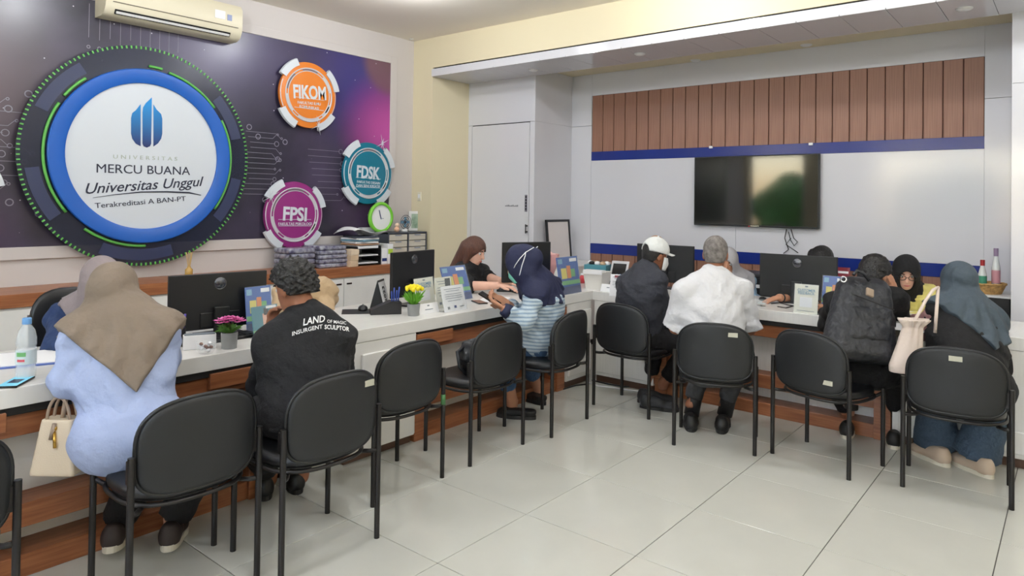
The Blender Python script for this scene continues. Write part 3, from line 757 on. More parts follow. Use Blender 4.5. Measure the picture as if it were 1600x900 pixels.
_n.links.new(_mt.outputs[0], _ad.inputs[0]); _n.links.new(_ad.outputs[0], _cr.inputs[0]); _n.links.new(_cr.outputs[0], _n.nodes['Principled BSDF'].inputs['Base Color'])
m_hairbr = mat('brown long hair', (104, 66, 52), .4, var=.4, vscale=30, stretch=(6, 6, .4), bump=.6, bscale=60, col2=(66, 40, 32))
m_hairg = mat('grey short hair', (140, 134, 130), .7, var=.35, vscale=40, bump=.5, bscale=160, col2=(90, 84, 80))
Z = A3(0, 0, 1)
# woman in light blue, back to the viewer
P1 = person('woman in light blue top and taupe headscarf seated at the counter, back turned', dict(
    pel=D(207, 682, 2.76), che=D(192, 572, 2.84), nek=D(186, 492, 2.92), hed=D(177, 456, 2.97), hf=(-.75, .6, -.3), shl=D(122, 528, 2.8), shr=D(254, 520, 2.92),
    ell=D(99, 598, 2.72), wrl=D(150, 568, 2.9), elr=D(264, 562, 3.1), wrr=D(222, 545, 3.26), knl=(-3.12, 1.36, .46), knr=(-3.02, 1.58, .46), anl=gz(185, 850)+Z*.1, anr=gz(270, 845)+Z*.09),
    m_skin, top=dict(mat=t_blue, off=.014, hem=.1, skirt=.45, amp=.006, f=26, h=.008), bottom=dict(mat=t_trk, off=.02, upto=1.97, flare=.015), female=True, w=1.08,
    head=dict(kind='hijab', mat=t_taupe, back=(.36, 1.3, .04), front=(.2, .5), drape_off=.04, arm=.3, h=.007),
    shoes=dict(l=(gz(172, 882)+Z*.05, gz(190, 835)), r=(gz(262, 868)+Z*.02, gz(280, 822)), mat=mat('dark brown sneaker', (52, 42, 40), .6), sole=m_solew))
# clerk in navy facing her
J2 = dict(pel=(-4.22, 1.42, .52), che=D(150, 512, 3.72), nek=D(152, 480, 3.62), hed=D(157, 440, 3.52), hf=(.8, -.35, -.5), shr=D(98, 498, 3.6), shl=D(208, 496, 3.72),
    elr=D(88, 542, 3.38), wrr=D(140, 552, 3.26), ell=D(226, 538, 3.5), wrl=D(180, 545, 3.3)); J2.update(staff_legs(J2['pel'], (.95, -.3)))
person('clerk in navy top and mauve headscarf leaning over the counter at left', J2, m_skin, top=dict(mat=t_navy, off=.024, amp=.006, f=34), bottom=dict(mat=t_trk), female=True,
    head=dict(kind='hijab', mat=t_mauve, back=(.07, .3, 0), front=(.1, .6), arm=.1), shoes=staff_shoes(J2, (.95, -.3), m_shoek, m_solek), h=.009)
office_chair('black office chair behind the navy dressed clerk', -4.3, 1.44, -PI/2-.25)
# man in black printed shirt
P3 = person('man with curly hair in black printed long sleeve shirt, hand at his chin', dict(
    pel=D(478, 640, 3.06), che=D(474, 560, 3.14), nek=D(482, 494, 3.2), hed=D(459, 447, 3.24), hf=(-.88, -.12, -.36), shl=D(422, 535, 3.12), shr=D(530, 528, 3.2),
    ell=D(408, 606, 3.22), wrl=D(424, 520, 3.36), elr=D(535, 600, 3.34), wrr=D(480, 560, 3.45), knl=(-3.05, 1.72, .46), knr=(-3.02, 2.02, .46), anl=gz(420, 770)+Z*.09, anr=gz(470, 765)+Z*.09),
    m_skin2, top=dict(mat=t_blk, off=.022, hem=.12, amp=.005, f=24, h=.008), bottom=dict(mat=t_trk, off=.02), w=1.05,
    head=dict(kind='hair', mat=m_hairk, off=.026, curl=.011, freq=130, line=[-.065, -.055, -.01, .03, .05, .06, .066], h=.0055),
    hands=dict(l=(nrm(A3(-.1, .1, 1)), -nrm(rt)*.2+A3(.6, .3, 0), .9)), h=.0065,
    shoes=dict(l=(gz(415, 782), gz(405, 752)), r=(gz(465, 772), gz(450, 745)), mat=m_shoek, sole=m_solek))
# clerk in beige, hidden behind him
J4 = dict(pel=(-4.45, 3.0, .52), che=D(484, 468, 4.82), nek=D(474, 449, 4.74), hed=D(462, 436, 4.66), hf=(.75, -.45, -.45), shl=D(502, 456, 4.82), shr=D(444, 462, 4.66),
    ell=D(508, 488, 4.7), wrl=D(476, 490, 4.45), elr=D(438, 488, 4.5), wrr=D(470, 492, 4.35)); J4.update(staff_legs(J4['pel'], (.9, -.4)))
person('clerk in beige shirt mostly hidden behind the curly haired man', J4, m_skin2, top=dict(mat=t_beige, off=.026), bottom=dict(mat=t_trk),
    head=dict(kind='hair', mat=m_hairk), shoes=staff_shoes(J4, (.9, -.4), m_shoek, m_solek), h=.01)
office_chair('black office chair under the clerk in beige', -4.5, 3.03, -PI/2-.4, False)
# receptionist with long hair
J5 = dict(pel=(-4.16, 4.4, .52), che=D(730, 436, 5.96), nek=D(731, 416, 5.95), hed=D(741, 391, 5.93), hf=(.86, .2, -.38), shr=D(719, 430, 5.8), shl=D(752, 425, 6.1),
    elr=D(733, 447, 5.62), wrr=D(779, 446, 5.56), ell=D(764, 434, 5.96), wrl=D(785, 440, 5.72)); J5.update(staff_legs(J5['pel'], (.95, .25)))
person('receptionist with long brown hair in black blouse typing at a keyboard', J5, m_skinp, top=dict(mat=t_blk, off=.02, sleeve=1.05, flare=.012), bottom=dict(mat=t_trk), female=True, w=.95,
    head=dict(kind='hair', mat=m_hairbr, off=.013, curl=.001, h=.006, locks=[((-.05, -.06, .0), (-.055, -.075, -.25), .05, .045), ((.05, -.06, 0), (.06, -.08, -.24), .05, .04), ((.075, -.0, .02), (.085, .015, -.27), .022, .026), ((0, -.09, 0), (0, -.11, -.24), .05, .05), ((-.075, .0, .02), (-.088, .0, -.2), .02, .022)]),
    hands=dict(l=(A3(.7, .6, -.15), -Z, .4), r=(A3(.75, .6, -.1), -Z, .4)), shoes=staff_shoes(J5, (.95, .25), m_shoek, m_solek), h=.0065)
office_chair('black office chair under the long haired receptionist', -4.2, 4.4, -PI/2+.25, False)
# woman in navy headscarf with phone
P6 = person('woman in navy headscarf, green mask and striped shirt looking at her phone', dict(
    pel=D(846, 532, 4.82), che=D(852, 478, 4.8), nek=D(838, 436, 4.74), hed=D(815, 411, 4.66), hf=(-.84, -.34, -.42), shl=D(836, 458, 4.6), shr=D(860, 450, 4.95),
    ell=D(820, 504, 4.52), wrl=D(786, 482, 4.5), elr=D(812, 490, 4.9), wrr=D(790, 474, 4.68), knl=(-3.1, 3.68, .46), knr=(-3.1, 3.95, .46), anl=gz(800, 648)+Z*.09, anr=gz(838, 622)+Z*.09),
    m_skin, top=dict(mat=t_stripe, off=.022, hem=.12, sleeve=1.72, amp=.006, h=.008), bottom=dict(mat=t_jean, off=.006, upto=1.7, flare=.015), female=True,
    head=dict(kind='hijab', mat=t_navyh, back=(.17, .25, 0), front=(.17, .6), drape_off=.028, arm=.15, folds=.01, tail=(D(852, 440, 4.78), D(884, 474, 4.92), .05, .018), h=.007),
    hands=dict(l=(nrm(A3(-.72, -.42, .5)), A3(.35, .5, .5), .9), r=(nrm(A3(-.75, -.5, .35)), A3(.2, -.6, .5), .9)), h=.0065,
    shoes=dict(l=(gz(835, 655), gz(795, 651)), r=(gz(850, 633), gz(818, 622)), mat=m_shoek, sole=m_solek, kind='flat'))
# young man in white cap
P7 = person('young man in white cap, white mask and charcoal jacket seated in the corner', dict(
    pel=D(1003, 528, 5.18), che=D(998, 462, 5.2), nek=D(1009, 421, 5.24), hed=D(1024, 397, 5.27), hf=(.45, .86, -.22), shl=D(978, 443, 5.36), shr=D(1027, 442, 5.12),
    elr=D(1036, 492, 5.16), wrr=D(1056, 518, 5.3), ell=D(985, 500, 5.5), wrl=D(1046, 512, 5.5), knl=(-2.58, 4.95, .46), knr=(-2.26, 4.93, .46), anl=gz(1018, 612)+Z*.1, anr=gz(1036, 618)+Z*.1),
    m_skin2, top=dict(mat=t_grey, off=.022, hem=.1, amp=.005, f=28, h=.008, collar=.04, name='jacket'), bottom=dict(mat=t_trk, off=.02, upto=1.84),
    head=dict(kind='hair', mat=m_hairk, off=.01), h=.0065,
    shoes=dict(l=(gz(998, 628), gz(1030, 630)), r=(gz(1002, 636), gz(1050, 642)), mat=mat('charcoal sneaker', (46, 47, 50), .6), sole=m_solek))
# old man in white shirt
P8 = person('old man with short grey hair in white short sleeve shirt, back turned', dict(
    pel=D(1114, 572, 4.46), che=D(1113, 494, 4.54), nek=D(1114, 433, 4.63), hed=D(1118, 395, 4.69), hf=(-.3, .93, -.15), shl=D(1070, 454, 4.56), shr=D(1157, 454, 4.62),
    ell=D(1056, 512, 4.62), wrl=D(1080, 515, 4.85), elr=D(1170, 514, 4.68), wrr=D(1148, 512, 4.9), knl=(-2.06, 4.72, .46), knr=(-1.82, 4.78, .46), anl=gz(1080, 655)+Z*.09, anr=gz(1132, 655)+Z*.09),
    m_skin2, top=dict(mat=t_white, off=.026, sleeve=.97, flare=.022, hem=.05, amp=.005, f=24, h=.008, collar=.045), bottom=dict(mat=t_gtr, off=.02, upto=1.86), w=1.12,
    head=dict(kind='hair', mat=m_hairg, off=.008, curl=.002, line=[-.085, -.07, -.02, .02, .05, .06, .066]), h=.0065,
    shoes=dict(l=(gz(1080, 675), gz(1078, 640)), r=(gz(1127, 678), gz(1134, 640)), mat=m_shoek, sole=m_solek))
for s_ in 'lr': MB().tube([P8['g']['an'+s_]-P8['base']+A3(0, 0, -.06), P8['g']['an'+s_]-P8['base']+(P8['g']['kn'+s_]-P8['g']['an'+s_])*.4], .053, 14).build('sock', m_shoek, P8['root'], True)
# clerk in grey headscarf behind him
J9 = dict(pel=(-2.3, 6.22, .52), che=D(1143, 462, 6.02), nek=D(1141, 436, 5.98), hed=D(1136, 409, 5.94), hf=(.3, -.88, -.3), shl=D(1166, 442, 6.02), shr=D(1114, 444, 5.98),
    ell=D(1174, 474, 5.85), wrl=D(1150, 466, 5.6), elr=D(1108, 474, 5.8), wrr=D(1125, 466, 5.58)); J9.update(staff_legs(J9['pel'], (.2, -.98)))
person('clerk in light grey headscarf mostly hidden behind the old man', J9, m_skin, top=dict(mat=t_lblue, off=.024), bottom=dict(mat=t_trk), female=True,
    head=dict(kind='hijab', mat=t_ghij, back=(.2, .5, 0), front=(.16, .5), h=.009), shoes=staff_shoes(J9, (.2, -.98), m_shoek, m_solek), h=.01)
office_chair('black office chair under the clerk in grey headscarf', -2.4, 6.12, PI+.2, False)
# clerk behind the large monitor
J10 = dict(pel=(-1.62, 6.22, .52), che=D(1290, 458, 5.8), nek=D(1288, 432, 5.78), hed=D(1284, 407, 5.74), hf=(-.05, -.94, -.28), shl=D(1322, 446, 5.84), shr=D(1256, 444, 5.74),
    ell=D(1330, 478, 5.6), wrl=D(1300, 470, 5.4), elr=D(1262, 470, 5.48), wrr=D(1216, 465, 5.3)); J10.update(staff_legs(J10['pel'], (0, -1)))
P10 = person('clerk with tied black hair behind the large monitor, hand on mouse', J10, m_skin, top=dict(mat=t_blk, off=.022, sleeve=1.3), bottom=dict(mat=t_trk), female=True,
    head=dict(kind='hair', mat=m_hairk, off=.016, locks=[((.05, -.06, .04), (.08, -.07, .02), .05, .055)]), hands=dict(r=(nrm(A3(-.6, -.6, -.25)), -Z, .5)), shoes=staff_shoes(J10, (0, -1), m_shoek, m_solek), h=.008)
office_chair('black office chair under the clerk behind the large monitor', -1.62, 6.24, PI, False)
# person with the backpack
P11 = person('person with black hair wearing black clothes and a backpack, hand on cheek', dict(
    pel=D(1350, 574, 4.22), che=D(1348, 508, 4.36), nek=D(1358, 458, 4.52), hed=D(1367, 427, 4.62), hf=(.28, .86, -.5), shl=D(1308, 474, 4.42), shr=D(1398, 468, 4.5),
    ell=D(1296, 506, 4.62), wrl=D(1290, 487, 4.78), elr=D(1408, 505, 4.66), wrr=D(1399, 458, 4.8), knl=(-1.32, 4.92, .47), knr=(-.88, 4.92, .47), anl=gz(1325, 668)+Z*.1, anr=gz(1398, 684)+Z*.1),
    m_skin, top=dict(mat=t_blk2, off=.026, hem=.1, amp=.006, f=26, name='hoodie', collar=.05), bottom=dict(mat=t_trk, off=.016, upto=1.9), h=.0065,
    head=dict(kind='hair', mat=m_hairk, off=.022, curl=.007, freq=95), hands=dict(r=(nrm(A3(-.25, -.1, 1)), A3(-.8, .1, .1), .35)),
    shoes=dict(l=(gz(1322, 686), gz(1330, 655)), r=(gz(1396, 702), gz(1402, 670)), mat=m_shoek, sole=m_solew))
f_ = Fld(); _b = P11['base']; _g = P11['g']
for k in range(9):
    a = PI*(k/8)*1.1-.15; a2 = PI*((k+1)/8)*1.1-.15
    q = lambda t: _g['nek']+P11['U']*.03+P11['R']*.09*math.cos(t)-P11['F']*(.075*math.sin(t))
    f_.cone(q(a), q(a2), .036, .036, .02)
lo, hi = f_.bounds(.03); sdf_obj('hood', lambda p: f_(p)+fold(p, .003, 50), lo, hi, .008, t_blk2, P11['root'], _b)
for s_ in 'lr': MB().tube([_g['an'+s_]-_b+A3(0, 0, .03), _g['an'+s_]-_b+A3(0, 0, .09)], .062, 14).build('trouser_cuff', mat('grey cuff', (70, 72, 76), .8), P11['root'], True)
# clerk in black headscarf and yellow blouse
J12 = dict(pel=(-.95, 6.2, .52), che=D(1424, 486, 5.24), nek=D(1421, 454, 5.18), hed=D(1416, 425, 5.1), hf=(.22, -.88, -.4), shl=D(1454, 464, 5.16), shr=D(1394, 468, 5.18),
    ell=D(1452, 498, 4.98), wrl=D(1416, 500, 4.82), elr=D(1392, 500, 5.0), wrr=D(1400, 500, 4.82)); J12.update(staff_legs(J12['pel'], (0, -1)))
P12 = person('clerk in black headscarf, glasses and pale yellow blouse', J12, m_skinp, top=dict(mat=t_yel, off=.026, sleeve=1.7), bottom=dict(mat=t_trk), female=True,
    head=dict(kind='hijab', mat=t_bhij, back=(.1, .3, 0), front=(.13, 1.0), open=.08, arm=.05, drape_off=.008, neckr=.075, h=.006), shoes=staff_shoes(J12, (0, -1), m_shoek, m_solek), h=.0065)
office_chair('black office chair under the clerk in yellow blouse', -1.06, 6.12, PI, False)
Hq = P12['H']
gl = MB()
for s_ in (-1, 1):
    gl.tube([Hq(s_*.033+.025*math.cos(2*PI*k/20), .1, .004+.019*math.sin(2*PI*k/20)) for k in range(20)], .0022, 6, closed=True)
    gl.tube([Hq(s_*.058, .098, .008), Hq(s_*.076, .05, .01), Hq(s_*.08, .0, .0)], .002, 6)
gl.tube([Hq(-.009, .101, .008), Hq(0, .105, .01), Hq(.009, .101, .008)], .002, 6)
gl.build('eyeglasses', m_black, P12['root'], True)
# woman in slate headscarf
P13 = person('woman in slate grey headscarf and black dress with wide jeans, back turned', dict(
    pel=D(1513, 606, 3.84), che=D(1510, 544, 3.98), nek=D(1506, 478, 4.1), hed=D(1498, 441, 4.18), hf=(-.42, .82, -.4), shl=D(1464, 490, 4.1), shr=D(1545, 502, 4.05),
    ell=D(1440, 516, 4.32), wrl=D(1432, 500, 4.6), elr=D(1566, 575, 4.1), wrr=D(1548, 548, 4.4), knl=(-.66, 4.86, .46), knr=(-.36, 4.84, .46), anl=gz(1462, 712)+Z*.07, anr=gz(1525, 732)+Z*.07),
    m_skin, top=dict(mat=t_blk2, off=.02, hem=.1, skirt=.75, amp=.007, f=22, which='r', sleeve_mat=t_mauves, sleeve_on='l', name='dress'), bottom=dict(mat=t_jean2, off=.02, upto=1.98, flare=.07, name='wide_jeans'), female=True, w=1.12,
    head=dict(kind='hijab', mat=t_slate, back=(.3, .85, .1), front=(.12, .7), drape_off=.036, arm=.15, folds=.011, h=.007),
    shoes=dict(l=(gz(1480, 730), gz(1442, 712)), r=(gz(1548, 748), gz(1505, 728)), mat=mat('beige sneaker', (196, 176, 156), .6), sole=m_solew))
# face masks and cap
def face_mask(P, m_, y0=.062, w_=.07):
    Hh = P['H']
    def fn(u, v):
        a = (u-.5)*2; z = -.012-.098*v
        bul = 1-a*a
        return Hh(a*w_, .035+.085*bul**.5*(1-.25*abs(v-.45)*2), z+.012*math.cos(a*2)*(1-2*v)*0)
    mb = MB().grid(fn, 16, 10); t = mb.build('face_mask', m_, P['root'], True)
    sm = t.modifiers.new('thick', 'SOLIDIFY'); sm.thickness = .003; sm.offset = 1
    return t
mk = face_mask(P6, mat('green mask', (118, 196, 178), .8))
Hh = P6['H']
for s_ in (-1, 1):
    MB().tube([Hh(s_*.07, .055, -.025), Hh(s_*.102, .015, 0), Hh(s_*.112, -.03, .025), Hh(s_*.1, -.085, .05), Hh(s_*.05, -.135, .06)], .003, 6).build('mask_strap', m_paper, mk, True)
    MB().tube([Hh(s_*.066, .05, -.1), Hh(s_*.1, .01, -.065), Hh(s_*.112, -.03, -.02), Hh(s_*.106, -.075, .03), Hh(s_*.1, -.085, .05)], .003, 6).build('mask_strap', m_paper, mk, True)
face_mask(P7, mat('white mask', (228, 228, 226), .8))
# cap, worn straight with its peak forward
Hc = P7['H']; m_cap = cloth('white cap cloth', (222, 224, 222))
cp = thing('cap', 'white baseball cap on the young man in the corner', 'cap', P7['hd'])
Hl = lambda x, y, z: Hc(x, y, z)+P7['base']-P7['hd']
fc = Fld().ell(P7['hu']*.03-P7['hf']*.005, np.stack([P7['hr'], P7['hf'], P7['hu']]), (.093, .112, .104), .02)
def fcap(p):
    y = p@P7['hf'].astype(np.float32); z = p@P7['hu'].astype(np.float32); x = p@P7['hr'].astype(np.float32)
    d = np.maximum(fc(p), .012-z)
    gap = np.sqrt((x/.05)**2+((y+.115)/.05)**2+((z-.01)/.05)**2)-1
    return np.maximum(d, -gap*.04)
lo, hi = fc.bounds(.03); sdf_obj('crown', fcap, lo, hi, .006, m_cap, cp, (0, 0, 0))
def br(u, v):
    a = (u-.5)*2; return Hl(a*.085*(1-.15*v), .1*math.sqrt(max(0, 1-(a*.8)**2))-.005+.075*v*(1-.35*a*a), .035-.02*a*a-.005*v)
pk = MB().grid(br, 14, 5).build('peak', m_cap, cp, True); sm = pk.modifiers.new('thick', 'SOLIDIFY'); sm.thickness = .005
MB().sphere(Hl(0, -.005, .135), .008, 10, 8).build('button', m_cap, cp, True)
# jacket trim of the young man
_b = P7['base']; _g = P7['g']
for q in range(2):
    e = _g['elr']+(_g['wrr']-_g['elr'])*(.84+.07*q)-_b; d_ = nrm(_g['wrr']-_g['elr'])
    u_ = nrm(np.cross(d_, Z)); v_ = np.cross(d_, u_)
    MB().tube([e+(.048-.002*q)*(math.cos(2*PI*k/18)*u_+math.sin(2*PI*k/18)*v_) for k in range(18)], .005, 6, closed=True).build('cuff_stripe', m_paper, P7['root'], True)
e = _g['nek']+P7['U']*.032-_b
MB().tube([e+.062*(math.cos(2*PI*k/18)*P7['R']+math.sin(2*PI*k/18)*P7['F']) for k in range(18)], .005, 6, closed=True).build('collar_stripe', m_paper, P7['root'], True)
# print across the black shirt: letters laid on the back of the shirt
from mathutils.bvhtree import BVHTree
def print_on(P, part, s, px0, px1, depth, size_px, m_, curve=0.0, bold=.012, sx=1.0, shear=0.0):
    ob = [c for c in P['root'].children if c.name.split('.')[0] == part][0]
    bv = BVHTree.FromPolygons([v.co[:] for v in ob.data.vertices], [p.vertices[:] for p in ob.data.polygons])
    cu = bpy.data.curves.new('t', 'FONT'); cu.body = s; cu.align_x = 'LEFT'; cu.offset = bold; cu.resolution_u = 2; cu.shear = shear
    t = bpy.data.objects.new('tmp', cu); COL.objects.link(t); bpy.context.view_layer.update()
    me = bpy.data.meshes.new_from_object(t.evaluated_get(bpy.context.evaluated_depsgraph_get())); bpy.data.objects.remove(t)
    co = np.zeros(len(me.vertices)*3); me.vertices.foreach_get('co', co); co = co.reshape(-1, 3)
    L = co[:, 0].max(); k = size_px; off = CAM-P['base']
    out = []
    for x, y, z in co:
        u = x/L; px = px0[0]+(px1[0]-px0[0])*u; py = px0[1]+(px1[1]-px0[1])*u-curve*4*u*(1-u)-y*k
        d_ = Vector(ray(px, py)).normalized(); hit = bv.ray_cast(Vector(off), d_)
        q = np.array(hit[0])-np.array(d_)*.003 if hit[0] is not None else D(px, py, depth)-P['base']
        out.append(q.tolist())
    m2 = bpy.data.meshes.new('shirt_print'); m2.from_pydata(out, [], [p.vertices[:] for p in me.polygons])
    return mesh_obj('shirt_print', m2, m_, P['root'])
m_print = mat('white print', (225, 225, 225), .7)
print_on(P3, 'shirt', 'LAND', (473, 509), (508, 503), 3.0, 15, m_print, 1, .02, shear=.1)
print_on(P3, 'shirt', 'OF MAGIC', (511, 504), (541, 507), 3.0, 7, m_print, 0, .01)
print_on(P3, 'shirt', 'INSURGENT', (456, 525), (504, 513), 3.0, 9, m_print, 1, .015)
print_on(P3, 'shirt', 'SCULPTOR', (507, 514), (546, 518), 3.0, 9.5, m_print, 1, .025)
e = P6['g']['elL'.lower()]+(P6['g']['wrl']-P6['g']['ell'])*.72-P6['base']; e2 = P6['g']['wrl']-P6['base']
MB().tube([e, e+(e2-e)*.5, e2], [.05, .047, .04], 16).build('sleeve_cuff', t_navyh, P6['root'], True)
# ------------------------------------------------------------------ mural and signs on the mural wall
def node_mural():
    m = bpy.data.materials.new('galaxy mural print and sheen'); m.use_nodes = True; n = m.node_tree.nodes; l = m.node_tree.links; b = n['Principled BSDF']
    b.inputs['Roughness'].default_value = .3
    tc = n.new('ShaderNodeTexCoord')
    def blob(cy, cz, r, soft=1.0):
        vm = n.new('ShaderNodeVectorMath'); vm.operation = 'DISTANCE'; vm.inputs[1].default_value = (0, cy, cz); l.new(tc.outputs['Object'], vm.inputs[0])
        mr = n.new('ShaderNodeMapRange'); mr.interpolation_type = 'SMOOTHSTEP'; mr.inputs[1].default_value = r; mr.inputs[2].default_value = r*(1-soft); l.new(vm.outputs['Value'], mr.inputs[0]); return mr.outputs[0]
    nz = n.new('ShaderNodeTexNoise'); nz.inputs['Scale'].default_value = 1.6; nz.inputs['Detail'].default_value = 6; l.new(tc.outputs['Object'], nz.inputs[0])
    cr = n.new('ShaderNodeValToRGB'); e = cr.color_ramp.elements; e[0].position = .35; e[0].color = rgb(44, 42, 56); e[1].position = .68; e[1].color = rgb(74, 66, 90); l.new(nz.outputs[0], cr.inputs[0])
    cur = cr.outputs[0]
    def mix(fac, col, k=1.0):
        nonlocal cur
        mx = n.new('ShaderNodeMix'); mx.data_type = 'RGBA'; mx.inputs[7].default_value = rgb(*col); l.new(cur, mx.inputs[6])
        if k != 1:
            mm = n.new('ShaderNodeMath'); mm.operation = 'MULTIPLY'; mm.inputs[1].default_value = k; l.new(fac, mm.inputs[0]); fac = mm.outputs[0]
        l.new(fac, mx.inputs[0]); cur = mx.outputs[2]
    mix(blob(.9, 2.75, 1.3), (116, 116, 126), .85); mix(blob(1.3, 2.3, .8), (104, 78, 84), .5); mix(blob(3.2, 2.85, 1.1), (84, 78, 116), .7)  # first blob: glossy light reflection painted grey into the upper left of the print
    mix(blob(4.55, 2.75, .9), (58, 52, 126), .9); mix(blob(4.98, 2.25, .75), (190, 80, 160), 1.0); mix(blob(4.6, 1.4, .6), (66, 42, 70), .6)
    mix(blob(4.98, 3.02, .42, .35), (120, 84, 92), .85); mix(blob(1.2, 1.25, .6), (70, 52, 76), .7); mix(blob(3.4, 2.0, .9), (28, 28, 38), .6)
    vo = n.new('ShaderNodeTexVoronoi'); vo.inputs['Scale'].default_value = 9; l.new(tc.outputs['Object'], vo.inputs[0])
    lt = n.new('ShaderNodeMath'); lt.operation = 'LESS_THAN'; lt.inputs[1].default_value = .05; l.new(vo.outputs['Distance'], lt.inputs[0])
    mix(lt.outputs[0], (210, 205, 220), .85)
    l.new(cur, b.inputs['Base Color']); return m
mural = MB().box(0, .012, -1.2, 4.985, 1.14, 3.012).build('wall_mural', node_mural(), loc=(XL, 0, 0)); tag(mural, 'large dark galaxy wall mural with circuit lines on the left wall', 'mural')
rnd = random.Random(11)
cl_ = MB()
def cline(y0, z0, y1, z1, wd=.004):
    d = nrm(A3(0, y1-y0, z1-z0)); nn = np.cross(d, A3(1, 0, 0)); a = A3(.0135, y0, z0); b = A3(.0135, y1, z1)
    cl_._add([a-nn*wd/2, b-nn*wd/2, b+nn*wd/2, a+nn*wd/2], [[0, 1, 2, 3]])
def cring(y, z, r, wd=.006):
    cl_.lathe([(r-wd, .0136), (r, .0136)], (0, y, z), 14, 'x')
for (ya, yb, zs, dr) in ((.6, 1.6, np.linspace(1.55, 2.15, 13), 1), (3.25, 3.62, np.linspace(1.55, 2.12, 13), 1), (3.95, 4.4, np.linspace(1.5, 2.0, 9), 1), (.3, .9, np.linspace(1.3, 2.4, 9), 1)):
    for z in zs:
        q = rnd.uniform(.0, .3)*(yb-ya); e_ = yb-rnd.uniform(0, .25)*(yb-ya)
        cline(ya+q, z, e_, z); kk = rnd.choice((-1, 1)); dz = rnd.choice((0, .04))
        if dz: cline(e_, z, e_+dz, z+kk*dz); cring(e_+dz+.012, z+kk*dz, rnd.choice((.012, .018)))
        else: cring(e_+.014, z, rnd.choice((.012, .02, .026)))
for k in range(10):
    y = 2.0+k*.075; cline(y, 2.66+rnd.uniform(0, .1), y, 2.98); cring(y, 2.65, .014)
for (y, z) in ((3.33, 2.16), (3.42, 2.08), (3.7, 2.05), (1.62, 2.24), (1.5, 2.12), (1.36, 2.05), (1.52, 1.46), (3.5, 1.5), (1.7, 1.38)): cring(y, z, .027, .008)
cl_.build('circuit_print', mat('pale circuit print', (132, 130, 144), .5), mural)['kind'] = 'stuff'
def txt_on(name, s, a, b, hgt, m_, parent, plane, off, shear=0.0, bold=0.0, axis='x', ext=.0015, space=1.0):
    """lettering on a wall between two pixels a (left) and b (right), cap height hgt in metres"""
    P = onx if axis == 'x' else ony
    pa, pb = P(*a, plane), P(*b, plane); x = nrm(pb-pa); z = A3(1, 0, 0) if axis == 'x' else A3(0, -1, 0); y = np.cross(z, x); W = np.linalg.norm(pb-pa)
    cu = bpy.data.curves.new(name, 'FONT'); cu.body = s; cu.align_x = 'CENTER'; cu.align_y = 'CENTER'; cu.shear = shear; cu.offset = bold; cu.extrude = ext; cu.resolution_u = 3; cu.space_character = space
    t = bpy.data.objects.new('tmp', cu); COL.objects.link(t); bpy.context.view_layer.update()
    me = bpy.data.meshes.new_from_object(t.evaluated_get(bpy.context.evaluated_depsgraph_get())); bpy.data.objects.remove(t); me.materials.clear(); me.name = name
    co = np.zeros(len(me.vertices)*3); me.vertices.foreach_get('co', co); co = co.reshape(-1, 3); lo, hi = co.min(0), co.max(0)
    me.transform(Matrix.Translation((-(lo[0]+hi[0])/2, -.33, 0))); me.transform(Matrix.Diagonal((W/(hi[0]-lo[0]), hgt/.7, 1, 1)))
    me.transform(basis((pa+pb)/2-np.asarray(off), x, y, z)); return mesh_obj(name, me, m_, parent)
m_tint = mat('tinted acrylic', (42, 48, 72), .25, alpha=.6)
m_signb = mat('sign blue', (18, 92, 186), .3); m_signw = mat('sign white', (212, 218, 226), .45); m_green = mat('sign green', (96, 178, 80), .4)
DY, DZ, XD = 2.405, 1.836, XL+.08
big = thing('round_sign', 'large round blue and white university sign on the mural', 'sign', (XD, DY, DZ))
MB().lathe([(.001, -.003), (.872, -.003), (.875, 0), (.872, .003), (.001, .003)], n=96, axis='x').build('acrylic_disc', m_tint, big, 'auto')
MB().lathe([(.69, .002), (.692, .034), (.685, .041), (.59, .041), (.579, .036), (.576, .003)], n=96, axis='x').build('blue_ring', m_signb, big, 'auto')
MB().lathe([(.001, .022), (.582, .022), (.582, .004)], n=96, axis='x').build('white_disc', m_signw, big, 'auto')
for k in range(4): MB().tube([(-.08, .5*math.cos(PI/4+k*PI/2), .5*math.sin(PI/4+k*PI/2)), (.0, .5*math.cos(PI/4+k*PI/2), .5*math.sin(PI/4+k*PI/2))], .015).build('standoff', m_chrome, big, True)
dr = MB()
for k in range(150):
    a = 2*PI*k/150; c_, s_ = math.cos(a), math.sin(a)
    dr.obox((.006, .862*c_, .862*s_), (1, 0, 0), (0, c_, s_), (0, -s_, c_), .004, .011, .0055)
dr.build('dotted_ring', m_green, big)['kind'] = 'stuff'
for (p0, p1, rr) in (((134, 124), (104, 153), .715), ((95, 163), (107, 328), .712), ((135, 353), (226, 381), .715), ((232, 106), (252, 111), .722), ((263, 115), (335, 168), .712), ((346, 188), (333, 326), .71)):
    q0, q1 = onx(*p0, XD), onx(*p1, XD); a0, a1 = math.atan2(q0[2]-DZ, q0[1]-DY), math.atan2(q1[2]-DZ, q1[1]-DY)
    if a1-a0 > PI: a1 -= 2*PI
    if a0-a1 > PI: a1 += 2*PI
    MB().tube([(.012, rr*math.cos(a0+(a1-a0)*k/24), rr*math.sin(a0+(a1-a0)*k/24)) for k in range(25)], .011, 8).build('green_arc', m_green, big, True)
for (a0, a1) in ((2.2, 2.75), (.25, .75), (-.7, -.2), (3.3, 3.8), (4.3, 5.0)):
    MB().lathe([(.74, .0035), (.83, .0035), (.83, .005), (.74, .005)], n=16, axis='x', a0=a0, a1=a1).build('blue_segment', mat('dim blue print', (46, 54, 86), .4), big)
off = (XD, DY, DZ)
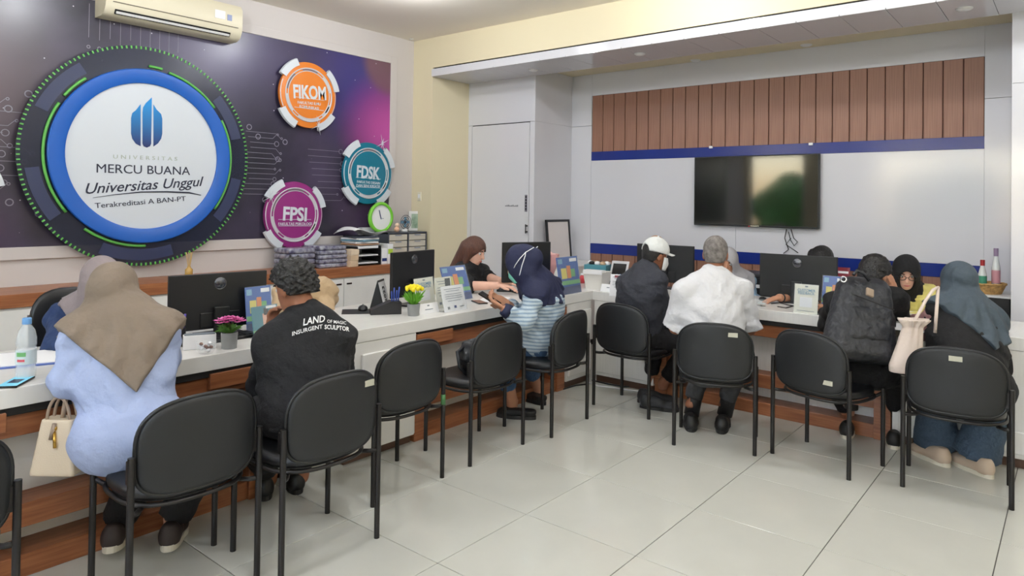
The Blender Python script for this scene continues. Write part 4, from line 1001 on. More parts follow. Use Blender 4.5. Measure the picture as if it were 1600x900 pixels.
def logo_grad():
    m = bpy.data.materials.new('logo gradient'); m.use_nodes = True; n = m.node_tree.nodes; l = m.node_tree.links
    tc = n.new('ShaderNodeTexCoord'); sx = n.new('ShaderNodeSeparateXYZ'); l.new(tc.outputs['Object'], sx.inputs[0]); mr = n.new('ShaderNodeMapRange'); mr.inputs[1].default_value = .08; mr.inputs[2].default_value = .42; l.new(sx.outputs[2], mr.inputs[0])
    cr = n.new('ShaderNodeValToRGB'); cr.color_ramp.elements[0].color = rgb(28, 44, 104); cr.color_ramp.elements[1].color = rgb(20, 140, 214); l.new(mr.outputs[0], cr.inputs[0]); l.new(cr.outputs[0], n['Principled BSDF'].inputs['Base Color']); return m
m_logo = logo_grad()
for poly in ([(538, 103), (505, 145), (480, 165), (472, 200), (472, 310), (480, 345), (505, 380), (538, 398)], [(617, 55), (575, 95), (556, 125), (552, 160), (552, 380), (560, 398), (582, 408), (604, 398), (612, 380), (615, 200)], [(629, 105), (650, 140), (682, 172), (690, 205), (690, 310), (682, 345), (660, 378), (629, 400)]):
    pts = [onx(100+x/4.5, 140+y/4.5, XD+.023)-A3(*off) for x, y in poly]
    MB().prism([(p[1], p[2]) for p in pts], .022, .026, lambda a, b, c: (c, a, b)).build('logo_shape', m_logo, big)
m_ink = mat('dark navy ink', (36, 40, 62), .5); m_inkg = mat('pale green grey ink', (178, 186, 176), .5)
txt_on('lettering', 'UNIVERSITAS', (177, 242), (277, 246), .03, m_inkg, big, XD+.023, off, space=1.6)
txt_on('lettering', 'MERCU BUANA', (151, 257), (297, 262), .068, m_ink, big, XD+.023, off)
txt_on('lettering', 'Universitas Unggul', (133, 288), (318, 277), .08, m_ink, big, XD+.023, off, shear=.35, bold=.006)
txt_on('lettering', 'Terakreditasi A BAN-PT', (148, 318), (290, 307), .04, m_ink, big, XD+.023, off)
sw = [onx(*p, XD+.024)-A3(*off) for p in ((145, 309), (180, 304), (220, 300), (260, 299.5), (295, 301), (314, 305))]
MB().tube(sw, [.001, .003, .005, .006, .007, .003], 6).build('swoosh', m_ink, big, True)
def badge(label, cy, cz, r, colr, name, sub, a, b, subs, spark):
    xo = XL+.05; t = thing('round_sign', label, 'sign', (xo, cy, cz)); mc = mat('badge '+label[:30], colr, .35)
    m_s = mat('badge silver', (206, 206, 212), .3); m_sd = mat('badge dark silver', (120, 108, 118), .3)
    R = r*.9
    MB().lathe([(.001, -.01), (R, -.01), (R+.004, .0), (R, .02), (R*.83, .028), (.001, .028)], n=64, axis='x').build('disc', mc, t, 'auto')
    MB().lathe([(R*.83, .026), (R*.83, .034), (R*.805, .036), (R*.79, .026)], n=64, axis='x').build('silver_ring', m_s, t, True)
    MB().lathe([(R*.74, .026), (R*.74, .033), (R*.722, .033), (R*.715, .026)], n=64, axis='x').build('silver_ring', m_s, t, True)
    for (q0, q1, mm) in ((2.3, 3.0, m_sd), (3.2, 3.9, m_s), (-.9, -.3, m_s), (.2, .9, m_s), (4.2, 5.2, m_s), (1.2, 1.9, m_sd), (5.6, 5.9, m_sd)):
        MB().lathe([(R*.745, .027), (R*.745, .031), (R*.79, .031), (R*.79, .027)], n=12, axis='x', a0=q0, a1=q1).build('ring_segment', mm, t)
    MB().lathe([(R*.96, .018), (R*.965, .026), (R*.985, .022)], n=32, axis='x', a0=2.75, a1=3.6).build('edge_arc', m_s, t); MB().lathe([(R*.96, .018), (R*.965, .026), (R*.985, .022)], n=32, axis='x', a0=-.6, a1=.35).build('edge_arc', m_s, t)
    for ac in (2.3, .55, 3.95, 5.4):
        MB().lathe([(R*.93, -.005), (R*.93, .036), (r*1.02, .03), (r*1.04, .01), (r*1.02, -.005), (R*.93, -.005)], n=14, axis='x', a0=ac-.33, a1=ac+.33).build('white_wing', m_signw, t, 'auto')
    of = (xo, cy, cz)
    if name:
        txt_on('lettering', name, *a, .125, m_signw, t, xo+.029, of, bold=.03)
        for s_, p0, p1 in subs: txt_on('lettering', s_, p0, p1, .026, m_signw, t, xo+.029, of, bold=.01)
        for (p0, p1) in b: MB().tube([onx(*p0, xo+.029)-A3(*of), onx(*p1, xo+.029)-A3(*of)], .0025, 6).build('rule_line', m_signw, t)
    if spark:
        c = onx(*spark, xo+.042)-A3(*of); pl = []
        for k in range(16):
            rr = (.13, .014, .06, .014)[k % 4]*(1.0 if k % 8 < 4 else .75); an = 2*PI*k/16+.35; pl.append((c[1]+rr*math.cos(an)*.7, c[2]+rr*math.sin(an)))
        MB().prism(pl, .038, .041, lambda p, q, s: (s, p, q)).build('sparkle', m_signw, t)
badge('orange round faculty sign with white wings near the top of the mural', 3.913, 2.52, .352, (226, 128, 44), 'FIKOM', 1, ((458, 134), (509, 138)), [((460, 151), (507, 157)), ((460, 167), (506, 173))], [('FAKULTAS ILMU', (465, 158), (501, 161)), ('KOMUNIKASI', (468, 164), (498, 168))], (498, 196))
badge('teal round faculty sign at the right edge of the mural', 4.657, 1.79, .358, (14, 116, 142), 'FDSK', 1, ((558, 260), (594, 264)), [((556, 277), (595, 280)), ((556, 292), (595, 294))], [('FAKULTAS DESAIN', (558, 282), (594, 285)), ('DAN SENI KREATIF', (557, 288), (594, 290))], (598, 224))
badge('purple round faculty sign at the lower edge of the mural', 3.78, 1.36, .348, (146, 44, 122), 'FPSI', 1, ((443, 325), (480, 327)), [((435, 343), (486, 343)), ((435, 353), (486, 353))], [('FAKULTAS PSIKOLOGI', (435, 348), (487, 348))], (424, 307))
badge('round faculty sign cut off by the left edge of the photo', 1.13, 1.5, .345, (60, 120, 70), None, 1, None, [], [], None)
# ------------------------------------------------------------------ air conditioner, television, switch
ac = thing('air_conditioner', 'cream wall mounted air conditioner above the round sign', 'air conditioner', (XL, 2.04, 2.88))
prof = [(0, .0), (.13, .0), (.185, .02), (.215, .07), (.225, .16), (.22, .26), (.19, .30), (0, .31)]
m_ac = mat('aged white plastic', (222, 214, 190), .45)
MB().prism(prof, 0, 1.09, lambda a, b, c: (a, c, b)).build('housing', m_ac, ac, 'auto')
MB().box(.216, .2285, .05, 1.05, .1, .105).build('panel_seam', mat('seam grey', (120, 112, 98), .6), ac)
MB().obox((.195, .53, .036), (.82, 0, -.57), (0, 1, 0), (.57, 0, .82), .004, .46, .02).build('outlet', m_dark, ac)
MB().obox((.201, .53, .03), (.82, 0, -.57), (0, 1, 0), (.57, 0, .82), .006, .45, .008).build('louvre', m_frame, ac)
MB().box(.222, .2275, .84, .93, .15, .22).build('rating_label', m_paper, ac); MB().box(.222, .2278, .95, .99, .15, .2).build('blue_label', mat('pale blue label', (150, 160, 196), .6), ac)
tv = thing('television', 'large black wall mounted television mirroring a window', 'television', (-2.41, YT, 1.648))
MB().box(-.601, .601, -.055, -.012, -.343, .343, .006).build('case', m_black, tv)
MB().box(-.588, .588, -.0575, -.054, -.325, .333).build('screen', mat('tv screen', (12, 14, 15), .06, spec=.8), tv)
MB().box(-.25, .25, -.014, .004, -.2, .2).build('wall_mount', m_black, tv)
MB().box(-.02, .06, -.0585, -.0555, -.337, -.331).build('maker_badge', m_chrome, tv); MB().sphere((-.035, -.058, -.338), .004, 8, 6).build('standby_light', mat('red led', (220, 30, 40), .3, emit=2), tv)
TVL = ['leftmost thin dark cable hanging below the television', 'looped thin dark cable hanging below the television', 'rightmost thin dark cable falling behind the large monitor']
for pth in ([(1229, 358), (1226, 372), (1232, 390), (1224, 396)], [(1236, 358), (1240, 372), (1246, 378), (1241, 384), (1235, 375), (1232, 362)], [(1236, 372), (1228, 382), (1247, 395)]):
    o = MB().tube([ony(x, y, YT-.012) for x, y in pth], .004, 6).build('power_cable', m_black, None, True)
    tag(o, TVL.pop(0), 'cable')
for k, px in enumerate((1111, 1267)):
    q = ony(px, 230 if k == 0 else 225, YT); tag(MB().box(q[0]-.018, q[0]+.018, YT-.012, YT+.004, q[2]-.012, q[2]+.012, .003).build('wall_clip', m_paper), ('white wall clip above the left of the television', 'white wall clip above the right of the television')[k], 'clip')
q = ony(656, 307, YC); t = thing('light_switch', 'cream light switch on the cream corner wall', 'light switch', (q[0], YC, q[2]))
MB().box(-.03, .03, -.012, 0, -.05, .05, .004).build('plate', mat('switch cream', (226, 220, 200), .4), t); MB().box(-.015, .015, -.017, -.011, -.02, .025, .002).build('rocker', m_paper, t)
# ------------------------------------------------------------------ props: helpers
def on_left(px, py): return onz(px, py, ZT)
def card(name, label, cat, pl, pr, hgt, lean, m_, th=.004, group=None, acr=True, pic=None):
    """upright sign standing on the desk between two base pixels; lean in metres backwards"""
    a, b = onz(*pl, ZT), onz(*pr, ZT); x = nrm(b-a); W = np.linalg.norm(b-a); bk = nrm(np.cross(Z, x)); bk = bk if bk@fw > 0 else -bk
    t = thing(name, label, cat, ((a+b)/2), math.atan2(x[1], x[0]), group)
    upv = nrm(A3(0, lean, hgt)); nv = np.cross(A3(1, 0, 0), upv)
    L = math.hypot(lean, hgt)
    q = lambda u, v, n_=0: A3(u*W, 0, 0)+upv*L*v+nv*n_
    MB().obox(upv*L*.5, (1, 0, 0), nv, upv, W/2, th/2, L/2).build('sheet', m_, t)
    if acr:
        MB().obox(upv*L*.5+nv*(th/2+.005), (1, 0, 0), nv, upv, W/2+.004, .0012, L/2+.003).build('acrylic_front', m_acr, t)
        MB().box(-W/2, W/2, 0, .05+lean*.5, 0, .003).build('foot', m_acr, t)
    for i, (u0, u1, v0, v1, mm) in enumerate(pic or ()):
        MB().obox(q((u0+u1)/2, (v0+v1)/2)+nv*(th/2+.0006+.0002*i), (1, 0, 0), nv, upv, abs(u1-u0)*W/2, .0005, abs(v1-v0)*L/2).build('print', mm, t)
    return t, W, L, upv, nv
m_bro = mat('brochure blue', (40, 88, 168), .3); m_teal = mat('brochure teal', (44, 120, 136), .3); m_yelp = mat('print yellow', (224, 210, 96), .4); m_orap = mat('print orange', (222, 132, 60), .4)
m_grp = mat('print green', (110, 176, 110), .4); m_navyp = mat('print navy', (30, 48, 110), .4); m_line = mat('print grey text', (120, 128, 136), .6); m_ivory = mat('ivory card', (232, 230, 214), .5); m_redp = mat('brochure maroon', (128, 40, 52), .4); m_lbl = mat('print pale blue', (120, 170, 200), .5)
BRO = [(-.45, -.25, .82, .95, m_lbl), (.1, .44, .86, .95, m_paper), (-.35, -.1, .42, .7, m_yelp), (-.08, .1, .42, .76, m_orap), (.1, .3, .45, .66, m_grp), (-.5, .5, .25, .36, m_grp), (-.5, .5, 0, .2, m_navyp)]
LINES = [(-.38, .38, .86, .88, m_line), (-.3, .3, .78, .8, m_line), (-.38, .38, .66, .68, m_line), (-.38, .38, .58, .6, m_line), (-.38, .38, .5, .52, m_line), (-.3, .3, .4, .42, m_line), (-.34, -.2, .12, .2, m_line), (.12, .3, .12, .2, m_line)]
def feedback(q):
    t, W, L, upv, nv = q
    for s_, v in (('CUSTOMER', .79), ('FEEDBACK', .69)): text_mesh('lettering', s_, mat('print steel blue', (84, 140, 176), .5), t, basis(upv*L*v+nv*.0034, (1, 0, 0), upv, nv), .026, W*.76/.026/5.2, bold=.0003, ext=.0003)
FEED = [(-.06, .06, .9, .95, m_line), (-.36, .36, .08, .1, m_line), (-.26, .26, .22, .56, m_paper)]
def monitor(label, cx, cy, rz, wd, hg, zb, wrap=True, stand=True):
    """monitor seen from behind; local -y is the back of the panel"""
    t = thing('monitor', label, 'monitor', (cx, cy, ZT), rz); z0 = zb-ZT
    MB().box(-wd/2, wd/2, -.012, .014, z0, z0+hg, .004).build('panel', m_black, t)
    MB().box(-wd/2+.008, wd/2-.008, .0135, .016, z0+.012, z0+hg-.008).build('screen', m_blackg, t)
    MB().box(-wd*.2, wd*.2, -.02, -.011, z0+.01, z0+hg*.3, .004).build('back_housing', m_black, t)
    MB().box(-.04, .04, -.05, -.025, .01, z0+hg*.4, .004).build('neck', m_black, t); MB().box(-.12, .12, -.065, .06, 0, .012, .004).build('base', m_black, t)
    MB().lathe([(.001, -.0135), (.03, -.0135), (.031, -.012), (.034, -.0135)], (0, 0, z0+hg*.82), 24, 'y').build('maker_emblem', mat('dull emblem', (96, 98, 104), .25, metal=.8), t, True)
    return t
def pot(label, p, rtop, rbot, hgt):
    t = thing('flower_pot', label, 'potted flower', p)
    MB().lathe([(.001, 0), (rbot, 0), (rtop, hgt), (rtop-.004, hgt), (rbot-.004, .01), (.001, .01)], n=28).build('pot', mat('grey pot', (140, 142, 142), .6), t, 'auto')
    MB().lathe([(.001, hgt-.008), (rtop-.004, hgt-.008)], n=20).build('soil', mat('dark moss', (50, 60, 36), .9), t)
    return t
def blade(a, b, wd, m_mb):
    a, b = np.asarray(a), np.asarray(b); s = nrm(np.cross(b-a, A3(rnd.uniform(-1, 1), rnd.uniform(-1, 1), .2))); mid_ = (a+b)/2+A3(0, 0, .012)
    m_mb._add([a-s*wd*.4, a+s*wd*.4, mid_+s*wd, b, mid_-s*wd], [[0, 1, 2, 3, 4]])
# left desk, nearest things
p = on_left(40, 591)
t = thing('water_bottle', 'clear plastic water bottle with light blue cap at the left', 'bottle', p)
prof = [(.001, 0), (.033, 0), (.036, .008), (.0355, .05), (.033, .07), (.036, .09), (.036, .125), (.032, .13), (.036, .137), (.036, .165), (.03, .195), (.018, .215), (.0135, .222), (.0135, .235)]
MB().lathe(prof, n=28).build('bottle_body', mat('clear plastic', (236, 244, 250), .05, alpha=.3), t, True)
MB().lathe([(.0365, .062), (.0368, .064), (.0368, .118), (.0365, .12)], n=28, a0=-2.2, a1=1.4).build('label_wrap', mat('bottle label', (206, 222, 226), .4, alpha=.85), t, True)
MB().lathe([(.0372, .095), (.0374, .112)], n=14, a0=-1.3, a1=-.3).build('label_print', m_grp, t); MB().lathe([(.0372, .074), (.0374, .084)], n=14, a0=-1.2, a1=-.4).build('label_print', mat('label red', (206, 84, 96), .5), t)
MB().lathe([(.0165, .222), (.0168, .245), (.015, .247), (.001, .247)], n=24).build('cap', mat('bottle cap blue', (110, 164, 220), .4), t, 'auto')
def phone(label, p, rz, scr, tilt=0):
    t = thing('phone', label, 'phone', p, rz); MB().box(-.037, .037, -.078, .078, 0, .009, .003).build('case', m_blackg, t); MB().box(-.034, .034, -.075, .075, .0088, .0096).build('screen', scr, t)
    return t
ph = phone('phone with bright cyan screen lying at the far left of the counter', on_left(25, 599), .9, mat('lit phone screen', (120, 196, 220), .1, emit=.5))
MB().box(-.02, .02, -.03, .03, .0095, .0099).build('screen_widget', mat('screen dark box', (50, 66, 96), .2), ph)
p = on_left(38, 562); t = thing('paper_folder', 'blue edged paper folder under the clerk in navy', 'folder', p, 1.25)
MB().box(-.15, .15, -.17, .17, 0, .006, .002).build('cover', mat('folder blue', (86, 108, 176), .5), t); MB().box(-.135, .12, -.15, .15, .006, .009).build('paper', m_paper, t)
p = onz(279, 537, ZT); t = thing('pen_cup', 'black pen cup with purple pens beside the woman in light blue', 'pen cup', p)
MB().lathe([(.001, 0), (.032, 0), (.034, .085), (.031, .085), (.03, .006), (.001, .006)], n=24).build('cup', m_black, t, 'auto')
for k in range(3): MB().tube([(-.01+.01*k, .005*k, .02), (.005+.02*k, -.02+.015*k, .135+.01*k)], .006, 8).build('pen', mat('purple pen', (70, 50, 150), .4), t, True)
p = onz(312, 546, ZT); t = thing('card_box', 'white desktop card box beside the candy bowl', 'box', p, 1.15)
MB().box(-.075, .075, .0, .05, 0, .07, .003).build('body', m_paper, t); MB().box(-.07, .07, .004, .046, .07, .074).build('opening', m_line, t)
p = onz(322, 552, ZT); t = thing('candy_bowl', 'small cut glass bowl of wrapped candies', 'bowl', p)
MB().lathe([(.001, 0), (.03, 0), (.042, .02), (.05, .055), (.047, .055), (.038, .022), (.001, .006)], n=20).build('bowl', m_acr, t, 'auto')
for k in range(9): MB().sphere((.022*math.cos(k*2.4), .022*math.sin(k*2.4), .018+.004*k), (.012, .009, .008), 8, 6).build('candy', (m_paper, mat('brown candy', (132, 92, 76), .4))[k % 2], t, True)
t = pot('grey pot of pink flowers beside the large monitor', onz(358, 544, ZT), .04, .036, .08)
lf = MB()
for k in range(46):
    a = rnd.uniform(0, 2*PI); r_ = rnd.uniform(.02, .075); blade((.015*math.cos(a), .015*math.sin(a), .08), (r_*math.cos(a), r_*math.sin(a), rnd.uniform(.085, .125)), .008, lf)
lf.build('leaves', mat('leaf green', (98, 150, 66), .6), t)['kind'] = 'stuff'
for k in range(26):
    a = k*2.4; r_ = .066*math.sqrt(k/26); fl = MB(); c = A3(r_*math.cos(a), r_*math.sin(a), .152-5.5*r_*r_)
    for j in range(6):
        b = j*PI/3+k; d_ = A3(math.cos(b), math.sin(b), .35); s_ = A3(-math.sin(b), math.cos(b), 0)
        fl._add([c, c+d_*.012+s_*.008, c+d_*.024, c+d_*.012-s_*.008], [[0, 1, 2, 3]])
    fl.build('flower', (mat('pink petal', (206, 84, 158), .6), mat('rose petal', (226, 122, 184), .6))[k % 2], t)
mL, mR = onx(271, 505, -3.62), onx(424, 497, -3.62)
monitor('large black monitor seen from behind beside the pink flowers', -3.66, 1.93, PI/2-.12, .53, .3, .80)
t = thing('keyboard', 'black keyboard behind the pink flower pot', 'keyboard', onz(340, 532, ZT), PI/2)
MB().box(-.2, .2, -.06, .06, 0, .018, .004).build('body', m_black, t)
for r_ in range(4):
    for c_ in range(12): MB().box(-.19+c_*.032, -.162+c_*.032, -.05+r_*.026, -.028+r_*.026, .018, .023).build('key', m_black, t)
card('brochure_holder', 'clear brochure holder with blue brochure in front of the large monitor', 'brochure holder', (386, 521), (426, 514), .25, .03, m_bro, acr=True, pic=BRO)
card('brochure_holder', 'small clear holder with teal portrait brochure below the blue one', 'brochure holder', (397, 530), (437, 522), .165, .03, m_teal, acr=True, pic=[(-.1, .2, .35, .75, m_skinp), (-.5, .5, .0, .25, m_paper), (-.5, .5, .16, .25, m_grp), (-.05, .12, .7, .92, m_hairk), (.05, .45, .9, .98, m_paper)])
# around the yellow flowers
t = tag(MB().box(-.12, .12, -.1, .1, 0, .003, .001).build('mouse_pad', m_black, loc=on_left(563, 487)), 'black mouse pad beside the man in black shirt', 'mouse pad')
t.rotation_euler = (0, 0, .9)
p = on_left(567, 485)+A3(0, 0, .003); t = thing('computer_mouse', 'black computer mouse on the black pad', 'mouse', p, .9)
mbm = MB().sphere((0, 0, .008), (.033, .055, .026), 18, 12)
bmesh.ops.bisect_plane(mbm.bm, geom=mbm.bm.verts[:]+mbm.bm.edges[:]+mbm.bm.faces[:], plane_co=(0, 0, 0), plane_no=(0, 0, -1), clear_outer=True); mbm.build('shell', m_black, t, True)
MB().tube([(0, .02, .033), (0, .04, .026)], .004, 8).build('wheel', m_dark, t, True)
p = on_left(602, 490); t = thing('desk_organizer', 'black mesh desk organizer with blue pens', 'desk organizer', p, 1.0)
MB().prism([(-.1, 0), (.1, 0), (.1, .075), (.03, .085), (-.1, .03)], -.045, .045, lambda a, b, c: (a, c, b)).build('mesh_body', mat('black mesh', (34, 34, 38), .5), t)
MB().box(.03, .1, -.04, .04, .075, .078).build('rim', m_dark, t)
for k in range(4): MB().tube([(.04+.015*k, -.02+.015*k, .05), (.035+.02*k, -.03+.02*k, .15+.02*(k % 2))], .005, 8).build('pen', mat('blue pen', (40, 70, 160), .4), t, True)
p = on_left(594, 479); t = thing('desk_calendar', 'black and white standing desk calendar beside the small monitor', 'calendar', p, -1.0)
MB().prism([(-.05, 0), (.05, 0), (.0, .19)], -.075, .075, lambda a, b, c: (c, a, b)).build('tent', m_black, t)
pg = MB().obox((0, .0275, .094), (1, 0, 0), nrm(A3(0, .967, .254)), nrm(A3(0, -.254, .967)), .07, .001, .085).build('page', m_paper, t)
text_mesh('year', '2023', m_black, t, basis((0, .0315, .09), nrm(A3(0, -.254, .967)), (1, 0, 0), nrm(A3(0, .967, .254))), .06, 1)
monitor('small black monitor seen from behind beside the yellow flowers', -3.7, 3.40, PI/2+.12, .46, .32, .83)
t = pot('grey pot of yellow tulips in front of the small monitor', onz(646, 493, ZT), .043, .036, .078)
lf = MB()
for k in range(90):
    a = rnd.uniform(0, 2*PI); r_ = rnd.uniform(.02, .085); blade((.02*math.cos(a), .02*math.sin(a), .075), (r_*math.cos(a), r_*math.sin(a), rnd.uniform(.11, .175)), .006, lf)
lf.build('leaves', mat('bright leaf green', (110, 176, 52), .6), t)['kind'] = 'stuff'
for k in range(20):
    a = k*2.4; r_ = .06*math.sqrt(k/20); MB().sphere((r_*math.cos(a), r_*math.sin(a), .192-6*r_*r_), (.013, .013, .015), 10, 8).build('flower', mat('yellow petal', (242, 222, 30), .5), t, True)
card('name_card', 'folded white name card in front of the yellow flower pot', 'name card', (656, 492), (686, 487), .065, .02, m_paper, acr=False, pic=[(-.05, .05, .7, .82, m_line), (-.2, .2, .35, .42, m_line)])
feedback(card('sign_stand', 'ivory customer feedback stand behind the yellow flowers', 'sign stand', (651, 482), (680, 476), .2, .03, m_ivory, pic=FEED))
card('sign_stand', 'ivory printed stand with dark box beside the certificate', 'sign stand', (683, 483), (708, 478), .21, .03, m_ivory, pic=LINES+[(.1, .42, .55, .95, m_black)])
card('certificate_stand', 'white certificate in a clear stand at the counter edge', 'certificate', (695, 489), (729, 483), .17, .045, m_paper, pic=LINES[:6]+[(-.35, -.25, .1, .2, m_line), (-.05, .05, .12, .22, m_navyp), (.2, .4, .14, .17, m_line)])
card('brochure_holder', 'clear holder with slanted blue brochure beside the long haired receptionist', 'brochure holder', (700, 472), (738, 466), .25, .09, m_bro, pic=BRO)
phone('black phone lying on the counter before the navy headscarf woman', on_left(749, 473), 1.1, m_blackg)
tag(MB().box(-.1, .1, -.14, .14, 0, .002).build('paper_sheet', m_paper, loc=on_left(772, 468)), 'white paper sheet on the counter beside the black phone', 'paper').rotation_euler = (0, 0, .5)
t = thing('keyboard', 'black keyboard under the hands of the long haired receptionist', 'keyboard', onz(788, 452, ZT), -.9)
MB().box(-.17, .17, -.06, .06, 0, .018, .004).build('body', m_black, t)
for r_ in range(4):
    for c_ in range(10): MB().box(-.16+c_*.032, -.132+c_*.032, -.05+r_*.026, -.028+r_*.026, .018, .022).build('key', m_black, t)
_m3 = (onz(800, 465, ZT)+onz(852, 462, ZT))/2
monitor('black monitor partly hidden behind the navy headscarf woman', -3.55, 4.53, math.atan2(.9, .45), .44, .33, .85)
# phone in her hands
g6 = P6['g']; c6 = (g6['wrl']+g6['wrr'])/2+A3(-.085, -.05, .045)
t = thing('phone', 'dark phone held by the woman in the navy headscarf', 'phone', c6)
dph = nrm(A3(-.75, -.35, .45)); nph = nrm(np.cross(dph, A3(-.4, .9, .1))); xph = np.cross(dph, nph)
MB().obox((0, 0, 0), xph, dph, nph, .037, .078, .005, .003).build('case', m_blackg, t); MB().obox(nph*.0055, xph, dph, nph, .034, .074, .0006).build('screen', mat('phone grey screen', (120, 124, 128), .15), t)
# corner
card('brochure_holder', 'blue brochure standing at the inner counter corner', 'brochure holder', (876, 462), (908, 456), .3, .05, m_bro, pic=BRO)
p = onz(862, 455, ZT)+A3(-.12, .12, 0); t = thing('gift_bouquet', 'pink wrapped gift bouquet behind the navy headscarf woman', 'bouquet', p)
MB().lathe([(.02, 0), (.03, .08), (.07, .2), (.09, .3), (.085, .3), (.06, .2), (.02, .09)], n=9).build('wrap', mat('pink wrap', (236, 176, 172), .35), t)
for k in range(7): MB().sphere((.045*math.cos(k), .045*math.sin(k), .27+.012*(k % 3)), .025, 10, 8).build('rose', mat('pale rose', (236, 190, 186), .6), t, True)
MB().sphere((.03, -.03, .11), (.05, .03, .035), 10, 8).build('red_bow', mat('red bow', (206, 60, 44), .5), t, True)
# picture frame leaning on the pier
a, b = onx(853, 350, XP+.07), onx(887, 349, XP+.05); 
t = thing('picture_frame', 'black framed white board leaning against the white pier', 'picture frame', (XP+.04, (a[1]+b[1])/2, .86))
hh = .46; ww = (b[1]-a[1])/2+.0; m_fr = m_black
for (u0, u1, v0, v1) in ((-ww, ww, 0, .025), (-ww, ww, hh-.025, hh), (-ww, -ww+.025, 0, hh), (ww-.025, ww, 0, hh)):
    MB().obox((.07-.1*(v0+v1)/2, (u0+u1)/2, (v0+v1)/2), nrm(A3(1, 0, .1)), (0, 1, 0), nrm(A3(-.1, 0, 1)), .01, (u1-u0)/2, (v1-v0)/2).build('frame_bar', m_fr, t)
MB().obox((.068-.1*hh/2, 0, hh/2), nrm(A3(1, 0, .1)), (0, 1, 0), nrm(A3(-.1, 0, 1)), .004, ww-.02, hh/2-.02).build('board', mat('frame board', (222, 214, 212), .15), t)
# side table carrying the picture frame and corner clutter
t = thing('corner_shelf', 'low white shelf unit in the staff corner beside the white pier', 'shelf', (-4.25, 6.2, 0))
MB().box(-.29, .25, -.25, .4, .06, .84, .003).build('body', m_white, t); MB().box(-.3, .26, -.26, .41, .84, .86, .003).build('shelf_board', m_white, t); MB().box(-.27, .23, -.23, .4, 0, .06).build('plinth', m_dark, t)
p = onz(936, 455, ZT)+A3(-.12, .16, 0); t = thing('storage_bin', 'white plastic storage bin at the inner counter corner', 'bin', p, .1)
MB().lathe([(.001, 0), (.105, 0), (.13, .14), (.135, .14), (.135, .148), (.125, .148), (.1, .005), (.001, .005)], n=4, a0=PI/4, a1=PI/4+2*PI).build('bin_body', mat('bin white', (226, 224, 218), .5), t)
MB().box(-.09, .09, -.1, -.02, .13, .165).build('paper_stack', m_paper, t)
p = onz(932, 440, ZT)+A3(-.1, .15, 0); t = thing('storage_box', 'teal box filled with odds and ends near the blue wall band', 'box', (-3.5, 5.56, ZT), .2)
MB().box(-.11, .11, -.08, .08, 0, .17, .006).build('box_body', mat('teal box', (74, 136, 150), .5), t)
for k in range(7): MB().sphere((-.08+.027*k, .02*(-1)**k, .18), (.03, .03, .022), 8, 6).build('rolled_item', (m_paper, m_black, mat('tan cloth', (190, 160, 130), .7))[k % 3], t, True)
t = thing('tablet', 'grey tablet on a tilted stand beside the teal box', 'tablet', (-3.28, 5.56, ZT), .15)
MB().obox((0, .02, .12), (1, 0, 0), nrm(A3(0, 1, -.5)), nrm(A3(0, .5, 1)), .085, .006, .1, .003).build('tablet_body', mat('tablet grey', (190, 190, 192), .4), t)
MB().obox((0, .0125, .12), (1, 0, 0), nrm(A3(0, 1, -.5)), nrm(A3(0, .5, 1)), .065, .001, .075).build('screen', m_blackg, t); MB().box(-.06, .06, .0, .1, 0, .05, .004).build('stand', m_black, t)
for k, (x_, y_, c_, h_, lb) in enumerate(((-3.17, 5.6, (190, 70, 60), .13, 'small red topped bottle beside the tablet'), (-3.15, 5.5, (70, 130, 190), .12, 'small blue bottle beside the tablet'), (-3.155, 5.67, (120, 40, 50), .17, 'tall dark red bottle beside the corner monitor'), (-3.16, 5.41, (200, 200, 205), .1, 'small white bottle beside the corner monitor'), (-3.57, 5.4, (200, 60, 70), .09, 'small red jar beside the white bin'), (-3.65, 5.4, (220, 200, 190), .1, 'small cream jar beside the white bin'))):
    t = thing('bottle', lb, 'bottle', (x_, y_, ZT)); MB().lathe([(.001, 0), (.024, 0), (.025, h_*.65), (.012, h_*.8), (.012, h_*.86)], n=16).build('bottle_body', mat('bottle %d' % k, c_, .3), t, True); MB().lathe([(.014, h_*.84), (.014, h_), (.001, h_)], n=14).build('cap', (m_paper, m_black)[k % 2], t, 'auto')
card('sign_stand', 'white printed notice card on the corner of the right counter', 'sign stand', (952, 462), (984, 464), .17, .05, m_paper, acr=False, pic=LINES[:6]+[(-.3, .1, .84, .95, m_redp)])
card('name_card', 'small white name card at the corner of the right counter', 'name card', (938, 455), (960, 457), .06, .03, m_paper, acr=False, pic=[(-.1, .1, .5, .6, m_line)])
t = thing('pen_tray', 'blue mesh pen tray behind the notice card', 'pen tray', (-3.08, 5.27, ZT)); MB().box(-.07, .07, -.04, .04, 0, .07, .004).build('tray', mat('blue mesh', (36, 66, 120), .5), t)
for k in range(4): MB().tube([(-.04+.025*k, 0, .03), (-.045+.03*k, .01, .13)], .005, 8).build('pen', mat('blue pen', (40, 70, 160), .4), t, True)
